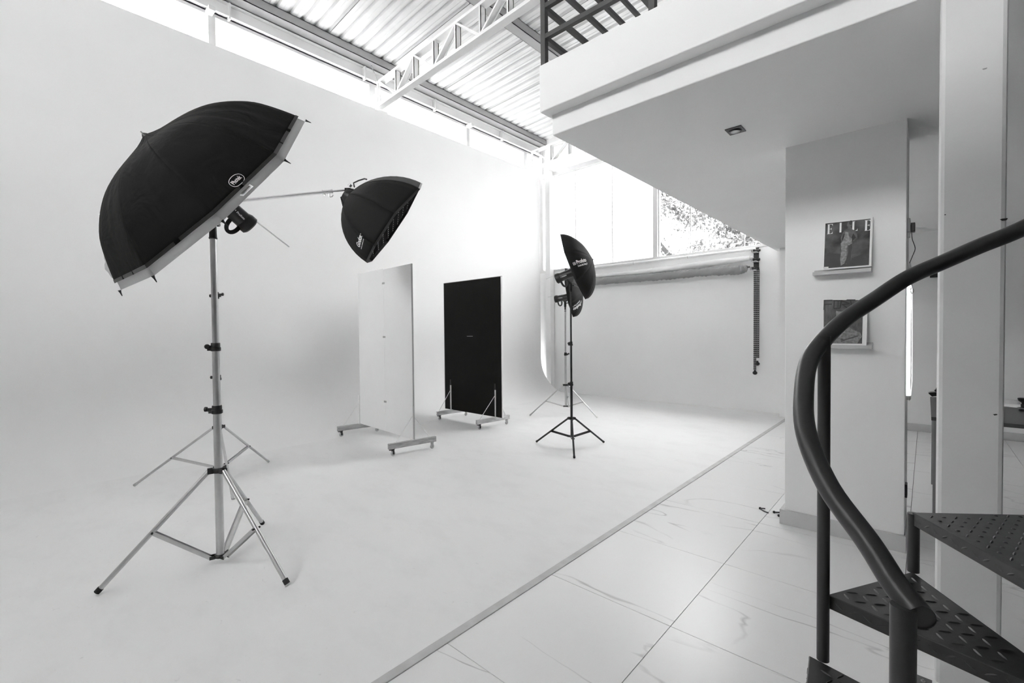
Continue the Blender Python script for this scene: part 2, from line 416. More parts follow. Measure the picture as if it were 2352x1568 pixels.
tag(box('roof_deck', (-7.9, -4.6, 6.62), (3.3, 10.2, 6.66), M['steel'], loc=(-2, 3, 6.6)), kind='structure')
for x in (-7.50, -4.93, -2.6, -.3, 2.0):
    w = .125 if x < -7 else .085
    mb = MB().box((x-w, -4, 6.40), (x+w, 9.6, 6.41)).box((x+w-.01, -4, 6.40), (x+w, 9.6, 6.543)).box((x-w, -4, 6.53), (x+w, 9.6, 6.543))
    mb.box((x-w, -4, 6.40), (x-w+.008, 9.6, 6.425)); mb.build('purlin', M['greysteel'], ceil, smooth=0)

# ---- lattice trusses
def truss(y0, label, n0=0):
    t = empty('roof_truss', (-7.4, y0, 5.7), label, 'truss', 'white lattice roof trusses')
    sk = -.03; X0, X1 = -7.48, 3.0
    Y = lambda x, y: y+(x+7.4)*sk
    def chord(z0, z1):
        mb = MB(); vs = []
        for x in (X0, X1):
            dz = (x+7.4)*.012
            for y, z in ((y0, z0), (y0+.12, z0), (y0+.12, z1), (y0, z1)): vs.append((x, Y(x, y), z+dz))
        mb.add(vs, [(3, 2, 1, 0), (4, 5, 6, 7), (0, 1, 5, 4), (1, 2, 6, 5), (2, 3, 7, 6), (3, 0, 4, 7)])
        mb.build('chord', M['steelw'], t, smooth=0, bevel=.003)
    chord(5.675, 5.725); chord(6.10, 6.145)
    k = 0; x = -7.40
    while x < 2.8:
        x2 = x+.545; dz = (x+7.4)*.012; za, zb = 5.72+dz, 6.11+dz
        mb = MB()                                   # vertical channel
        for yy in (y0+.006, y0+.100): mb.box((x2-.016, Y(x2, yy), za), (x2+.016, Y(x2, yy)+.014, zb))
        mb.box((x2+.012, Y(x2, y0+.006), za), (x2+.016, Y(x2, y0+.114), zb))
        mb.build('vertical', M['steelw'], t, smooth=0)
        p, q = ((x+.02, zb), (x2-.03, za)) if k % 2 == 0 else ((x+.03, za), (x2-.02, zb))
        mb = MB()
        for yy in (y0+.012, y0+.104):
            mb.bar((p[0], Y(p[0], yy), p[1]), (q[0], Y(q[0], yy), q[1]), .014, .030, up=(0, 1, 0) if False else (1, 0, 0))
        mb.bar((p[0], Y(p[0], y0+.06), p[1]), (q[0], Y(q[0], y0+.06), q[1]), .10, .004, up=Vector((-(q[1]-p[1]), 0, q[0]-p[0])))
        mb.build('diagonal', M['steelw'], t, smooth=0)
        x = x2; k += 1
    mb = MB().bar((-7.49, y0+.02, 5.70), (-7.44, y0+.02, 6.13), .03, .03).bar((-7.49, y0+.10, 5.70), (-7.53, y0+.10, 6.13), .03, .03)
    mb.build('end_post', M['steelw'], t, smooth=0)
    return t
T1 = truss(4.625, 'white lattice roof truss in the middle of the studio, nearer of the two seen')
T2 = truss(9.04, 'white lattice roof truss against the tall window at the far end')
rod = MB().tube([(-7.42, 4.50, 6.36), (-7.42, 4.63, 6.12), (-7.43, 4.72, 5.86)], .007, 6)
tag(rod.build('tie_wire', M['steel'], loc=(-7.42, 4.6, 5.9)), 'thin dark wire tied round the end of the nearer roof truss', 'wire')
# posts that carry the trusses
for yy, nm in ((4.62, 1), (9.04, 2)):
    tag(box('post', (-7.59, yy+.08, 5.0) if nm == 1 else (-7.59, yy+.02, 5.0), (-7.53, yy+.28, 5.70) if nm == 1 else (-7.53, yy+.12, 5.70), M['steelw'], loc=(-7.35, yy+.05, 5.0), bevel=.004), kind='structure')

# ---- back wall with the tall window
YW = 9.55
tag(MB().box((-7.9, YW, -.06), (-1.93, YW+.2, 3.10)).box((-7.9, YW, 6.42), (3.2, YW+.2, 6.56)).build('wall_back', M['paint'], loc=(-4, YW, 0), smooth=0), kind='structure')
tag(box('wall_back_right', (-1.93, 9.20, -.06), (3.2, 9.75, 6.42), M['paint'], loc=(0, 9.3, 0)), kind='structure')
w2 = empty('window_2', (-4.6, YW, 3.1)); tag(w2, 'tall window over the far wall, a tree seen through its right part', kind='structure')
box('window_sill', (-7.72, YW-.03, 3.10), (-1.93, YW+.12, 3.155), M['frame'], w2, bevel=.004)
box('mullion', (-4.445, YW-.02, 3.15), (-4.345, YW+.1, 6.42), M['frame'], w2, bevel=.003)
box('mullion', (-4.345, YW+.02, 3.15), (-4.315, YW+.08, 6.42), M['frame'], w2)
box('mullion', (-7.6, YW-.02, 3.15), (-7.5, YW+.1, 6.42), M['frame'], w2, bevel=.003)
box('transom', (-7.5, YW-.04, 5.555), (-1.93, YW+.08, 5.66), M['frame'], w2, bevel=.003)
panes = [(-7.5, -6.5, 'frost'), (-6.5, -5.47, 'frost'), (-5.47, -4.44, 'frost'), (-4.34, -3.64, 'glass'), (-3.64, -2.61, 'glass'), (-2.61, -1.93, 'glass')]
for a, b_, g in panes:
    for z0, z1 in ((3.15, 5.555), (5.66, 6.42)):
        box('pane', (a+.006, YW+.04, z0), (b_-.006, YW+.048, z1), M[g if z0 < 5 else 'frost2'], w2)
for x in (-3.64, -2.61, -5.47, -6.5): box('glazing_bead', (x-.008, YW+.03, 3.15), (x+.008, YW+.055, 5.555), M['frame'], w2)
tag(box('steel_column', (-7.29, 9.36, 0), (-7.14, 9.52, 5.68), M['paint'], loc=(-7.2, 9.44, 0), bevel=.004), kind='structure')
tag(MB().box((-1.74, 9.187, 0), (3.1, 9.2, .11)).build('baseboard_back', M['base'], loc=(0, 9.19, 0), smooth=0), kind='structure')
# ---- side and rear walls, out of frame; unseen high window added for light from behind
tag(box('wall_right', (3.1, -4.2, -.06), (3.3, 9.8, 6.56), M['walldark'], loc=(3.2, 3, 0)), kind='structure')
WX0, WX1, WZ0, WZ1 = -4.6, .6, 4.9, 6.2
wf = MB().box((-7.9, -4.2, -.06), (3.3, -4.0, WZ0)).box((-7.9, -4.2, WZ1), (3.3, -4.0, 6.56)).box((-7.9, -4.2, WZ0), (WX0, -4.0, WZ1)).box((WX1, -4.2, WZ0), (3.3, -4.0, WZ1))
tag(wf.build('wall_front', M['wallgrey'], loc=(-2, -4.1, 0), smooth=0), kind='structure')
w3 = empty('window_unseen', (WX0, -4.1, WZ0)); tag(w3, kind='structure')
for a in range(5):
    x = WX0+(WX1-WX0)*a/4; box('mullion', (x-.04, -4.15, WZ0), (x+.04, -4.05, WZ1), M['frame'], w3)
    if a < 4: box('pane', (x+.04, -4.105, WZ0), (x+(WX1-WX0)/4-.04, -4.098, WZ1), M['glass'], w3)

tag(box('shade_slab_rear', (-.9, -4.0, 3.06), (3.1, .6, 3.40), M['paint'], loc=(1, -1, 3.1)), 'unseen slab over the camera, added to shade the column', kind='structure')  # added slab out of view, keeps high rear light off the column
# ---- mezzanine: slab, upper lip, soffit
mz = MB().box((-2.03, 2.70, 2.98), (3.1, 9.2, 3.13)).box((-2.07, 2.605, 3.125), (3.1, 9.2, 3.455))
mz.box((-2.03, 9.19, 2.98), (-1.93, 9.55, 3.455))
tag(mz.build('mezzanine', M['paint'], loc=(0, 5, 3), smooth=0, bevel=.006), 'white mezzanine floor with a stepped edge over the tiled area', kind='structure')
# ---- pillar block with skirting and the round-edged column
tag(box('pillar', (-.832, 4.15, -.02), (-.105, 4.68, 2.985), M['paint'], loc=(-.47, 4.4, 0), bevel=.004), 'broad white pillar that carries the magazine ledges', kind='structure')
bb = MB().box((-.862, 4.12, 0), (-.095, 4.148, .115)).box((-.862, 4.149, 0), (-.834, 4.70, .114)).box((-.103, 4.149, 0), (-.094, 4.70, .114))
tag(bb.build('baseboard_pillar', M['base'], loc=(-.47, 4.13, 0), smooth=0, bevel=.002), kind='structure')
col = MB().box((.037, 2.70, -.02), (.236, 2.90, 2.985)).build('column', M['plaster'], loc=(.136, 2.8, 0), smooth=0, bevel=.016)
tag(col, 'white rounded-edge column behind the spiral staircase', kind='structure')
for (px, py, s_) in ((2306, 504, .010), (2286, 952, .006), (2171, 493, .003), (2262, 158, .007)):
    p = onY(px, py, 2.6995); q = MB()
    vs = [(p.x+s_*math.cos(a)*(1+.3*math.sin(3*a)), 2.6992, p.z+s_*.6*math.sin(a)*(1+.3*math.cos(2*a+px))) for a in [2*PI*k/9 for k in range(9)]]
    q.add(vs, [tuple(range(9))]).build('paint_chip', M['inkd'] if py != 158 else M['inkg'], col, smooth=0, fix=False)

# ================================================================== LIGHT STANDS
def light_stand(label, cx, cy, feet, hub_z, low_z, secs, clamps, m_pole, m_leg, lr, braceat=.53, foot_m=None, tip=None):
    """secs: (z0, z1, radius) pole sections; clamps: (z, radius, knob pixel side)"""
    t = empty('light_stand', (cx, cy, 0), label, 'light stand')
    for z0, z1, r in secs:
        MB().lathe((cx, cy, z0), (0, 0, 1), [(0, r), (z1-z0, r)], 20).build('pole', m_pole, t)
    ctr = Vector((cx, cy, 0))
    for nm, z, h in (('hub', hub_z, .032), ('lower_collar', low_z, .022)):
        r = secs[0][2]+.008
        mb = MB().lathe((cx, cy, z-h/2), (0, 0, 1), [(0, r), (h*.2, r+.003), (h*.8, r+.003), (h, r)], 20)
        for p in feet:
            d = (Vector((p[0], p[1], 0))-ctr).normalized()
            a = ctr + d*(r-.004) + Vector((0, 0, z)); b_ = ctr + d*(r+.030) + Vector((0, 0, z))
            for sd in (-1, 1):
                o_ = d.cross(Vector((0, 0, 1)))*sd*(lr+.003); mb.bar(a+o_, b_+o_, .005, h)
        mb.build(nm, M['black'], t, smooth=30)
    for p in feet:
        p = Vector((p[0], p[1], lr)); d = (Vector((p.x, p.y, 0))-ctr).normalized()
        a = ctr + d*(secs[0][2]+.03) + Vector((0, 0, hub_z)); leg_d = (p-a).normalized()
        lo = MB().tube([a, a+(p-a)*.985], lr, 12).build('leg', m_leg, t)
        MB().tube([a+(p-a)*.965, p], lr*1.18, 12).build('rubber_foot', foot_m or M['rubber'], lo)
        q = a+(p-a)*braceat; c = ctr + d*(secs[0][2]+.03) + Vector((0, 0, low_z))
        sd = leg_d.cross(Vector((0, 0, 1))).normalized()*(lr+.002)
        mb = MB()
        for s_ in (-1, 1): mb.bar(c+sd*s_, q+sd*s_, .003, lr*1.6)
        mb.bar(c, q, lr*1.6, .003)
        bo = mb.build('brace', m_leg, t, smooth=0)
        MB().tube([q-sd*1.6, q+sd*1.6], lr*.45, 8).build('rivet', M['black'], bo)
    for z, r, kd in clamps:
        mb = MB().lathe((cx, cy, z-.028), (0, 0, 1), [(0, r+.004), (.004, r+.009), (.024, r+.009), (.028, r+.005), (.052, r+.005), (.056, r+.003)], 20)
        kv = CR*kd[0]+CF*kd[1]; kv.z = 0; kv.normalize(); k0 = Vector((cx, cy, z))
        mb.bar(k0+kv*(r+.004), k0+kv*(r+.030), .018, .022)
        mb.bar(k0+kv*(r+.004)-Vector((0, 0, .018)), k0+kv*(r+.026)-Vector((0, 0, .018)), .014, .012)
        co = mb.build('clamp', M['black'], t)
        side = kv.cross(Vector((0, 0, 1))).normalized()
        ka = k0+kv*(r+.024)
        MB().lathe(ka+Vector((0, 0, .004)), kv if kd[2] else side*(1 if side.dot(CF) < 0 else -1), [(0, .008), (.010, .008), (.012, .016), (.024, .017), (.028, .012)], 12).build('knob', M['black'], co)
    if tip:
        z0, z1, r = tip
        MB().lathe((cx, cy, z0), (0, 0, 1), [(0, r+.004), (.006, r+.006), (.012, r+.003), (z1-z0-.02, r), (z1-z0, r*.8)], 16).build('spigot', M['black'], t)
    return t

S1 = light_stand('tall brushed aluminium stand nearest the camera, under the big black umbrella', -3.530, .938,
    [onZ(222, 1366), onZ(660, 1345), onZ(603, 1205)], .642, .062,
    [(.05, 1.06, .0245), (1.05, 1.49, .0220), (1.46, 2.215, .0190)], [(1.05, .0245, (-1, -.2, True)), (1.470, .022, (-1, -.6, False))],
    M['alu'], M['alu'], .0145, tip=(2.19, 2.30, .020))
S2 = light_stand('boom stand of aluminium standing behind the front umbrella stand', -5.548, 1.490,
    [onZ(308, 1117), onZ(617, 1062), onZ(535, 1148)], .575, .152,
    [(.14, 1.12, .0225), (1.10, 1.98, .0195), (1.96, 2.92, .016)], [(1.10, .0225, (-1, -.1, True)), (1.96, .0195, (-1, .1, True)), (1.975, .0195, (1, .2, True))],
    M['alu'], M['alu'], .0120, foot_m=M['alu'])
SA = light_stand('slim black stand with black tripod legs carrying the nearer small umbrella', -3.505, 5.040,
    [onZ(1232, 1016), onZ(1387, 1017), onZ(1319, 1053)], .390, .150,
    [(.14, .87, .0170), (.84, 1.41, .0140), (1.38, 2.10, .0115)], [(.855, .017, (-1, -.2, False)), (1.390, .014, (-1, -.2, False))],
    M['blackm'], M['blackm'], .0125, tip=(2.07, 2.17, .011))
SB = light_stand('silver stand behind the slim black stand, carrying the farther small umbrella', -5.020, 7.035,
    [onZ(1217, 955), onZ(1372, 960), onZ(1306, 935)], .550, .150,
    [(.14, 1.14, .0200), (1.12, 1.96, .0160)], [(1.13, .020, (1, .1, True))],
    M['alu'], M['alu'], .0120, tip=(1.93, 2.09, .013), foot_m=M['alu'])

# ================================================================== UMBRELLAS
PROFILE = [(0, 1), (.06, .975), (.12, .955), (.25, .93), (.37, .895), (.49, .835), (.60, .745), (.70, .635), (.78, .52), (.867, .34), (.95, .14), (1, 0)]
def _smooth_profile():
    out = []
    P = PROFILE
    for i in range(len(P)-1):
        p0, p1, p2, p3 = P[max(i-1, 0)], P[i], P[i+1], P[min(i+2, len(P)-1)]
        for k in range(5):
            t = k/5; out.append(tuple(.5*((2*p1[j])+(p2[j]-p0[j])*t+(2*p0[j]-5*p1[j]+4*p2[j]-p3[j])*t*t+(3*p1[j]-p0[j]-3*p2[j]+p3[j])*t**3) for j in (0, 1)))
    return out+[P[-1]]
PROFILE = _smooth_profile()
PLEN = [0.]
for _i in range(1, len(PROFILE)): PLEN.append(PLEN[-1]+math.hypot(PROFILE[_i][0]-PROFILE[_i-1][0], (PROFILE[_i][1]-PROFILE[_i-1][1])*.6))
def rib_pt(c, A, V, n, u, mixf=.93, pinch=.03):
    if mixf is PROFILE:
        L = PLEN[-1]*u; k = 1
        while k < len(PLEN)-1 and PLEN[k] < L: k += 1
        f_ = (L-PLEN[k-1])/(PLEN[k]-PLEN[k-1]); a = PROFILE[k-1][0]+(PROFILE[k][0]-PROFILE[k-1][0])*f_; b = PROFILE[k-1][1]+(PROFILE[k][1]-PROFILE[k-1][1])*f_
        return c + (V-c)*a + (A-c)*b + n*pinch*math.exp(-u/.05)
    th = u*PI/2
    arc = c + (V-c)*math.sin(th) + (A-c)*math.cos(th); st = A.lerp(V, u)
    return st.lerp(arc, mixf) + n*pinch*math.exp(-u/.05)
def canopy(t, name, c, A, verts, n, m_, u1=1., seg=16, inset=0., mixf=.93, thick=.002, sag=0., pinch=.03, wr=0.):
    obs = []
    N = len(verts)
    for i in range(N):
        Va, Vb = verts[i], verts[(i+1) % N]; vs = []; fs = []; W = 16 if wr else 6
        for a in range(seg+1):
            u = .015+(u1-.015)*a/seg
            ra = rib_pt(c, A, Va, n, u, mixf, pinch); rb = rib_pt(c, A, Vb, n, u, mixf, pinch)
            for w in range(W+1):
                p = ra.lerp(rb, w/W); g_ = math.sin(PI*w/W)*wr*(math.sin(w*1.25+i*2.1+u*3)+.6*math.sin(w*2.3-u*5+i)) if wr else 0.; s_ = g_*(.35+.65*u) + sag*math.sin(PI*w/W)*math.sin(PI*min(1, u)*.9)
                p = p + (c-p).normalized()*(inset+s_); vs.append(p)
        for a in range(seg):
            for w in range(W): k = a*(W+1)+w; fs.append((k, k+1, k+W+2, k+W+1))
        o = MB().add(vs, fs).build(name, m_, t, smooth=60, fix=False)
        # faces outward
        me = o.data; q = me.polygons[len(me.polygons)//2]; w0 = org(o)
        if (q.center+w0-c).dot(q.normal) < 0: me.flip_normals()
        md = o.modifiers.new('thick', 'SOLIDIFY'); md.thickness = thick; md.offset = -1
        obs.append(o)
    return obs
def frame_from(c, w, n):
    w = w.normalized(); n = n.normalized(); m_ = n.cross(w); return w, m_, n

# ---- the big umbrella (8 ribs, black cover over a white canopy)
P1 = at(703, 277, 3.20); P2 = at(275, 668, 2.90); uc = (P1+P2)/2; UR = (P1-P2).length/2; uw = (P1-P2).normalized()
vv = (uc-C0).normalized(); e1 = vv.cross(uw).normalized()
if e1.dot(CU) < 0: e1 = -e1
e2 = uw.cross(e1)
if e2.dot(vv) > 0: e2 = -e2
an = math.radians(8); un = (e1*math.cos(an)+e2*math.sin(an)).normalized(); um = un.cross(uw)
if um.dot(vv) > 0: um = -um
uv = [uc + (uw*math.cos(a)+um*math.sin(a))*UR for a in [2*PI*k/8 for k in range(8)]]
dep = lambda p: (p-C0).dot(CF)
for k, px in enumerate([(703, 277), (655, 368), (512, 508), (352, 635), (275, 668)]): uv[k] = at(*px, dep(uv[k]))
uA = at(334, 312, dep(uc+un*.48))
u1 = empty('umbrella', uc, 'big black photo umbrella with a white rim, tilted over the front aluminium stand', 'umbrella')
inner = canopy(u1, 'diffuser_panel', uc, uA, uv, un, M['white_cloth'], 1., inset=.010, mixf=PROFILE, pinch=.004)
cover = canopy(u1, 'canopy_panel', uc, uA, uv, un, M['cloth'], .945, inset=-.004, mixf=PROFILE, pinch=.004, seg=24, wr=.0035)
bv = bvh_of(*cover)
for k in range(8):
    pts = [rib_pt(uc, uA, uv[k], un, .02+.98*j/14, PROFILE, .004) for j in range(15)]
    pin = [p+(uc-p).normalized()*.016 for p in pts]
    rb = MB().tube(pin, .0028, 6).build('rib', M['steel'], u1)
    d = (pts[-1]-pts[-2]).normalized()
    MB().tube([pts[-1]-d*.004, pts[-1]+d*.010, pts[-1]+d*.034], [.009, .005, .0022], 8).build('rib_tip', M['black'], rb)
    MB().tube([pin[7], uc+un*.05], .0022, 6).build('strut', M['steel'], u1)
hem = MB()
for k in range(8):
    a = rib_pt(uc, uA, uv[k], un, .945, PROFILE, .004); b_ = rib_pt(uc, uA, uv[(k+1) % 8], un, .945, PROFILE, .004)
    a2 = rib_pt(uc, uA, uv[k], un, .925, PROFILE, .004); b2 = rib_pt(uc, uA, uv[(k+1) % 8], un, .925, PROFILE, .004)
    ex = [(p-uc).normalized()*.007 for p in (a, b_, b2, a2)]
    hem.prism([a+ex[0], b_+ex[1], b2+ex[2], a2+ex[3]], -ex[0]*.4)
hem.build('hem', M['blackm'], u1, smooth=0)
sh0 = uA + un*.030; sh1 = at(664, 567, dep(uc-un*.52))
MB().tube([sh0, sh1], .0048, 10).build('shaft', M['chrome'], u1)
MB().lathe(uA+un*.004, un, [(-.014, .026), (.002, .018), (.010, .010), (.014, .006)], 12).build('ferrule', M['black'], u1)
MB().lathe(uc+un*.03, un, [(0, .012), (.035, .012)], 12).build('runner', M['black'], u1)
tx = text_shape('Photek', .02); sc_ = lambda sh, sx, sy, dx, dy: ([(x*sx+dx, y*sy+dy) for x, y in sh[0]], sh[1])
decal('logo', [sc_(tx, .72, .95, .14, -.09), ring2d(.5, .0, .5, .30, .028)], bv, (531, 427), (556, 402), u1, M['ink'])
lab = MB(); p0, p1, p2, p3 = [at(x, y, dep(uv[2])-.03) for x, y in ((551, 448), (574, 423), (582, 428), (559, 450))]
nb = -vv*.002
lab.prism([p0, p1, p2, p3], nb); lo = lab.build('care_label', M['ink'], u1, smooth=0)
q0, q1, q2, q3 = [at(x, y, dep(uv[2])-.034) for x, y in ((552, 445.5), (571, 426), (574, 426.5), (560, 443))]
MB().prism([q0, q1, q2, q3], nb).build('label_mark', M['inkd'], lo, smooth=0)

# ---- monolight heads
def head(label, rear, ax, scale, top, txt, name='flash_head'):
    """rear: centre of the rear cap, ax: towards the front, top: the spigot it stands on"""
    t = empty(name, top, label, 'flash head', None); s_ = scale; ax = ax.normalized()
    dn = Vector((0, 0, -1)); dn = (dn-ax*dn.dot(ax)).normalized(); sd = ax.cross(dn)
    body = MB().lathe(rear+ax*.062*s_, ax, [(0, .052*s_), (.004, .055*s_), (.235*s_, .054*s_), (.245*s_, .050*s_), (.262*s_, .050*s_)], 32).build('body', M['blackm'], t)
    MB().lathe(rear, ax, [(0, .052*s_), (.006*s_, .060*s_), (.010*s_, .0635*s_), (.045*s_, .0635*s_), (.066*s_, .056*s_)], 32).build('rear_cap', M['black'], t)
    fins = MB()
    for k in range(3): fins.lathe(rear+ax*(.205+.014*k)*s_, ax, [(0, .0565*s_), (.004*s_, .0565*s_)], 32)
    fins.build('cooling_fin', M['black'], body)
    pts = []
    h0 = rear+ax*.085*s_+dn*.045*s_
    for k in range(15):
        a = PI*(k/14)
        pts.append(h0 + ax*(.034*math.cos(a))*s_ + dn*(.012+.072*math.sin(a)**.8)*s_)
    MB().tube(pts, .009*s_, 10, flat=1.5).build('handle', M['black'], t)
    mt_ = rear+ax*.20*s_+dn*.045*s_
    MB().prism([rear+ax*.14*s_+dn*.050*s_+sd*.016*s_, rear+ax*.255*s_+dn*.044*s_+sd*.016*s_, top+Vector((0, 0, .02))+ax*.022*s_+sd*.016*s_, top+Vector((0, 0, .02))-ax*.022*s_+sd*.016*s_], -sd*.032*s_).build('mount', M['black'], t, smooth=0, bevel=.003)
    MB().lathe(top-Vector((0, 0, .075)), (0, 0, 1), [(0, .020), (.03, .022), (.085, .021), (.11, .015)], 16).build('socket', M['black'], t)
    kb = top+Vector((0, 0, .0)) ; cr = CR.copy(); cr.z = 0; cr.normalize()
    MB().lathe(kb+cr*.018, cr, [(0, .007), (.012, .007), (.014, .014), (.026, .013)], 12).build('knob', M['black'], t)
    if txt:
        b2 = bvh_of(body); ts = text_shape('Profoto', .03)
        decal('lettering', [sc_(ts, .80, .80, .20, -.1), ([(0, -.05), (.08, -.05), (.08, .06), (0, .06)], [(0, 1, 2, 3)])], b2, txt[0], txt[1], body, M['ink'])
    return t
T1p = Vector((-3.530, .938, 2.285))
head('black flash head on the front stand, lettering on its side, umbrella shaft through it', at(577, 521, dep(T1p)+.05), un, 1.0, T1p, ((540, 482), (562, 503)))

# ---- small black umbrellas
def small_umbrella(label, c, n, R, ph, apx, shpx, deep=.255, N=8):
    c = Vector(c); n = Vector(n).normalized(); a = Vector((0, 0, 1)).cross(n).normalized(); b_ = n.cross(a)
    vs = [c + (a*math.cos(ph+2*PI*k/N)+b_*math.sin(ph+2*PI*k/N))*R for k in range(N)]
    A = at(*apx, dep(c+n*deep))
    t = empty('umbrella', c, label, 'umbrella', 'small black umbrellas')
    canopy(t, 'lining_panel', c, A, vs, n, M['silver'], 1., seg=10, inset=.006, mixf=.8, pinch=.006)
    cv = canopy(t, 'canopy_panel', c, A, vs, n, M['cloth2'], 1., seg=12, mixf=.8, pinch=.006)
    for k in range(N):
        pts = [rib_pt(c, A, vs[k], n, .02+.98*j/10, .8, .006) for j in range(11)]
        pts = [p+(c-p).normalized()*.010 for p in pts]
        MB().tube(pts, .0025, 6).build('rib', M['steel'], t)
    s1 = at(*shpx, dep(c-n*.42))
    MB().tube([A+n*.03, s1], .004, 8).build('shaft', M['chrome'], t)
    MB().lathe(A-n*.004, n, [(0, .016), (.010, .010), (.016, .004)], 10).build('ferrule', M['black'], t)
    return t, cv, c, n
ua, cva, ca, na = small_umbrella('small black umbrella on the slim black stand, white lettering upright', (-3.481, 5.103, 2.406), (.86, .382, .337), .487, math.radians(119), (1361, 596), (1254, 641))
ub, cvb, cb, nb_ = small_umbrella('small black umbrella farther back on the silver stand, its lettering upside down', (-4.958, 7.135, 2.278), (.905, .401, .143), .493, math.radians(116.5), (1338, 668), (1258, 682))
icon = ([(0, 0), (.9, 0), (.9, .12), (.12, .12), (.12, .78), (.78, .78), (.78, .12), (.9, .12), (.9, .9), (0, .9)], [(0, 1, 2, 3), (0, 3, 4, 9), (9, 4, 5, 8), (5, 6, 2, 1), (8, 5, 1, 1)][:3]+[(5, 6, 7, 8)])
dome = ([(.25+.28*0, .3)]+[(.45+.26*math.cos(PI*k/8), .3+.30*math.sin(PI*k/8)) for k in range(9)], [tuple([0]+list(range(1, 10)))])
wp = text_shape('Profoto', .035); wu = text_shape('Umbrella Deep S', .02)
ba = bvh_of(*cva)
decal('lettering', [sc_(icon, .17, .17, 0, -.01), sc_(dome, .17, .17, 0, -.01), sc_(wp, .79, .92, .21, 0), sc_(wu, .78, 1.0, .22, -.17)], ba, (1317, 609), (1347, 600), ua, M['ink'], squash=.95)
bb_ = bvh_of(*cvb)
decal('lettering', [sc_(icon, .15, .15, 0, -.01), sc_(wp, .82, .92, .18, 0), sc_(wu, .8, 1.0, .2, -.16)], bb_, (1335, 690), (1316, 708), ub, M['ink'], squash=1.15)
TA = Vector((-3.505, 5.04, 2.165)); TB = Vector((-5.02, 7.035, 2.085))
head('black flash head on the slim black stand, in front of the nearer small umbrella', at(1277, 641, dep(TA)-.07), na, 1.05, TA, ((1288, 637), (1301, 631)))
head('black flash head on the silver stand, the farthest of the flash heads', at(1274, 687, dep(TB)-.12), nb_, 1.05, TB, ((1282, 684.5), (1292, 683)))

# ================================================================== BOOM AND SOFTBOX
bp = at(494, 466.5, 4.80); be = at(792, 436.5, 5.28); bd = (be-bp).normalized(); bs = bp-bd*.98
jn = at(752, 440.5, 5.215)
bm_ = empty('boom_arm', bp, 'long silver boom arm reaching from behind the big umbrella to the black softbox', 'boom arm')
MB().tube([bs, jn], .0175, 14).build('outer_tube', M['chrome'], bm_)
MB().tube([jn, be+bd*.10], .0115, 12).build('inner_tube', M['chrome'], bm_)
cl = MB()
for q, r in ((-.055, .027), (-.045, .023), (-.005, .024), (.040, .023), (.050, .027)): cl.lathe(jn+bd*q, bd, [(0, r), (.008, r)], 14)
cl.lathe(jn-bd*.05, bd, [(0, .021), (.10, .021)], 14)
clo = cl.build('collar', M['chrome'], bm_)
dz = Vector((0, 0, -1))
MB().lathe(jn-bd*.03+dz*.018, dz, [(0, .009), (.022, .009)], 10).build('bolt', M['chrome'], clo)
MB().lathe(jn+bd*.02+dz*.018, dz, [(0, .008), (.035, .008)], 10).build('bolt', M['chrome'], clo)
MB().tube([jn+bd*.02+dz*.045, jn+bd*.03+dz*.062, jn+bd*.055+dz*.058, jn+bd*.062+dz*.040], .006, 8).build('wing_lever', M['steel'], clo)
MB().lathe(bp-CF*.03, CF, [(0, .035), (.06, .035)], 16).build('pivot', M['black'], bm_)
MB().lathe(bp+dz*.10, (0, 0, 1), [(0, .022), (.10, .022)], 14).build('pivot_socket', M['black'], bm_)
# hanging bag at the rear end
bagc = at(279, 603, dep(bs)); rr = random.Random(3); mb = MB().ball(bagc, .155, 22, (1, .8, 1.05))
for i, v in enumerate(mb.v):
    d = Vector(v)-bagc; k = 1+.07*math.sin(d.x*60+d.z*35)+.06*math.sin(d.y*70-d.z*48)+rr.uniform(-.02, .02); mb.v[i] = tuple(bagc+d*k)
bagt = empty('weight_bag', bagc, 'whitish crumpled counterweight bag hanging behind the big umbrella, at its left edge', 'weight bag')
mb.build('bag', M['bag'], bagt, smooth=80)
q_ = bs+bd*((bagc-bs).dot(CR)/max(.1, bd.dot(CR))); MB().tube([bagc+Vector((0, 0, .14)), q_], .008, 8).build('strap', M['rubber'], bagt)

sc = at(905, 511, 5.34); SR = .570; sw = (at(968, 421, 5.42)-at(842, 602, 5.26)).normalized()
sv = (sc-C0).normalized(); f1 = sv.cross(sw).normalized()
if f1.dot(CU) < 0: f1 = -f1
f2 = sw.cross(f1)
if f2.dot(sv) > 0: f2 = -f2
al = math.radians(-7); sn = (f1*math.cos(al)+f2*math.sin(al)).normalized(); sm = sn.cross(sw)
if sm.dot(sv) > 0: sm = -sm
angs = [math.radians(a) for a in (-13, 32, 77, 122, 167, 212, 257, 302)]
sV = [sc + (sw*math.cos(a)+sm*math.sin(a))*SR for a in angs]
for k, px in enumerate([(968, 421), (963, 433.5), (908, 490), (860, 564), (842, 602)]): sV[k] = at(*px, dep(sV[k]))
sA = at(799, 449, dep(sc+sn*.50))
sb = empty('softbox', sc, 'black octagonal softbox with a grid hanging from the silver boom arm', 'softbox')
scv = canopy(sb, 'side_panel', sc, sA, sV, sn, M['cloth2'], 1., seg=16, mixf=.89, pinch=0, thick=.003)
for k in range(8):
    pts = [rib_pt(sc, sA, sV[k], sn, .03+.97*j/12, .89, 0) for j in range(13)]
    MB().tube([p+(p-sc).normalized()*.001 for p in pts], .0022, 6).build('seam', M['cloth2'], sb)
gr = MB(); G = [sc.lerp(v, .955)+sn*.035 for v in sV]
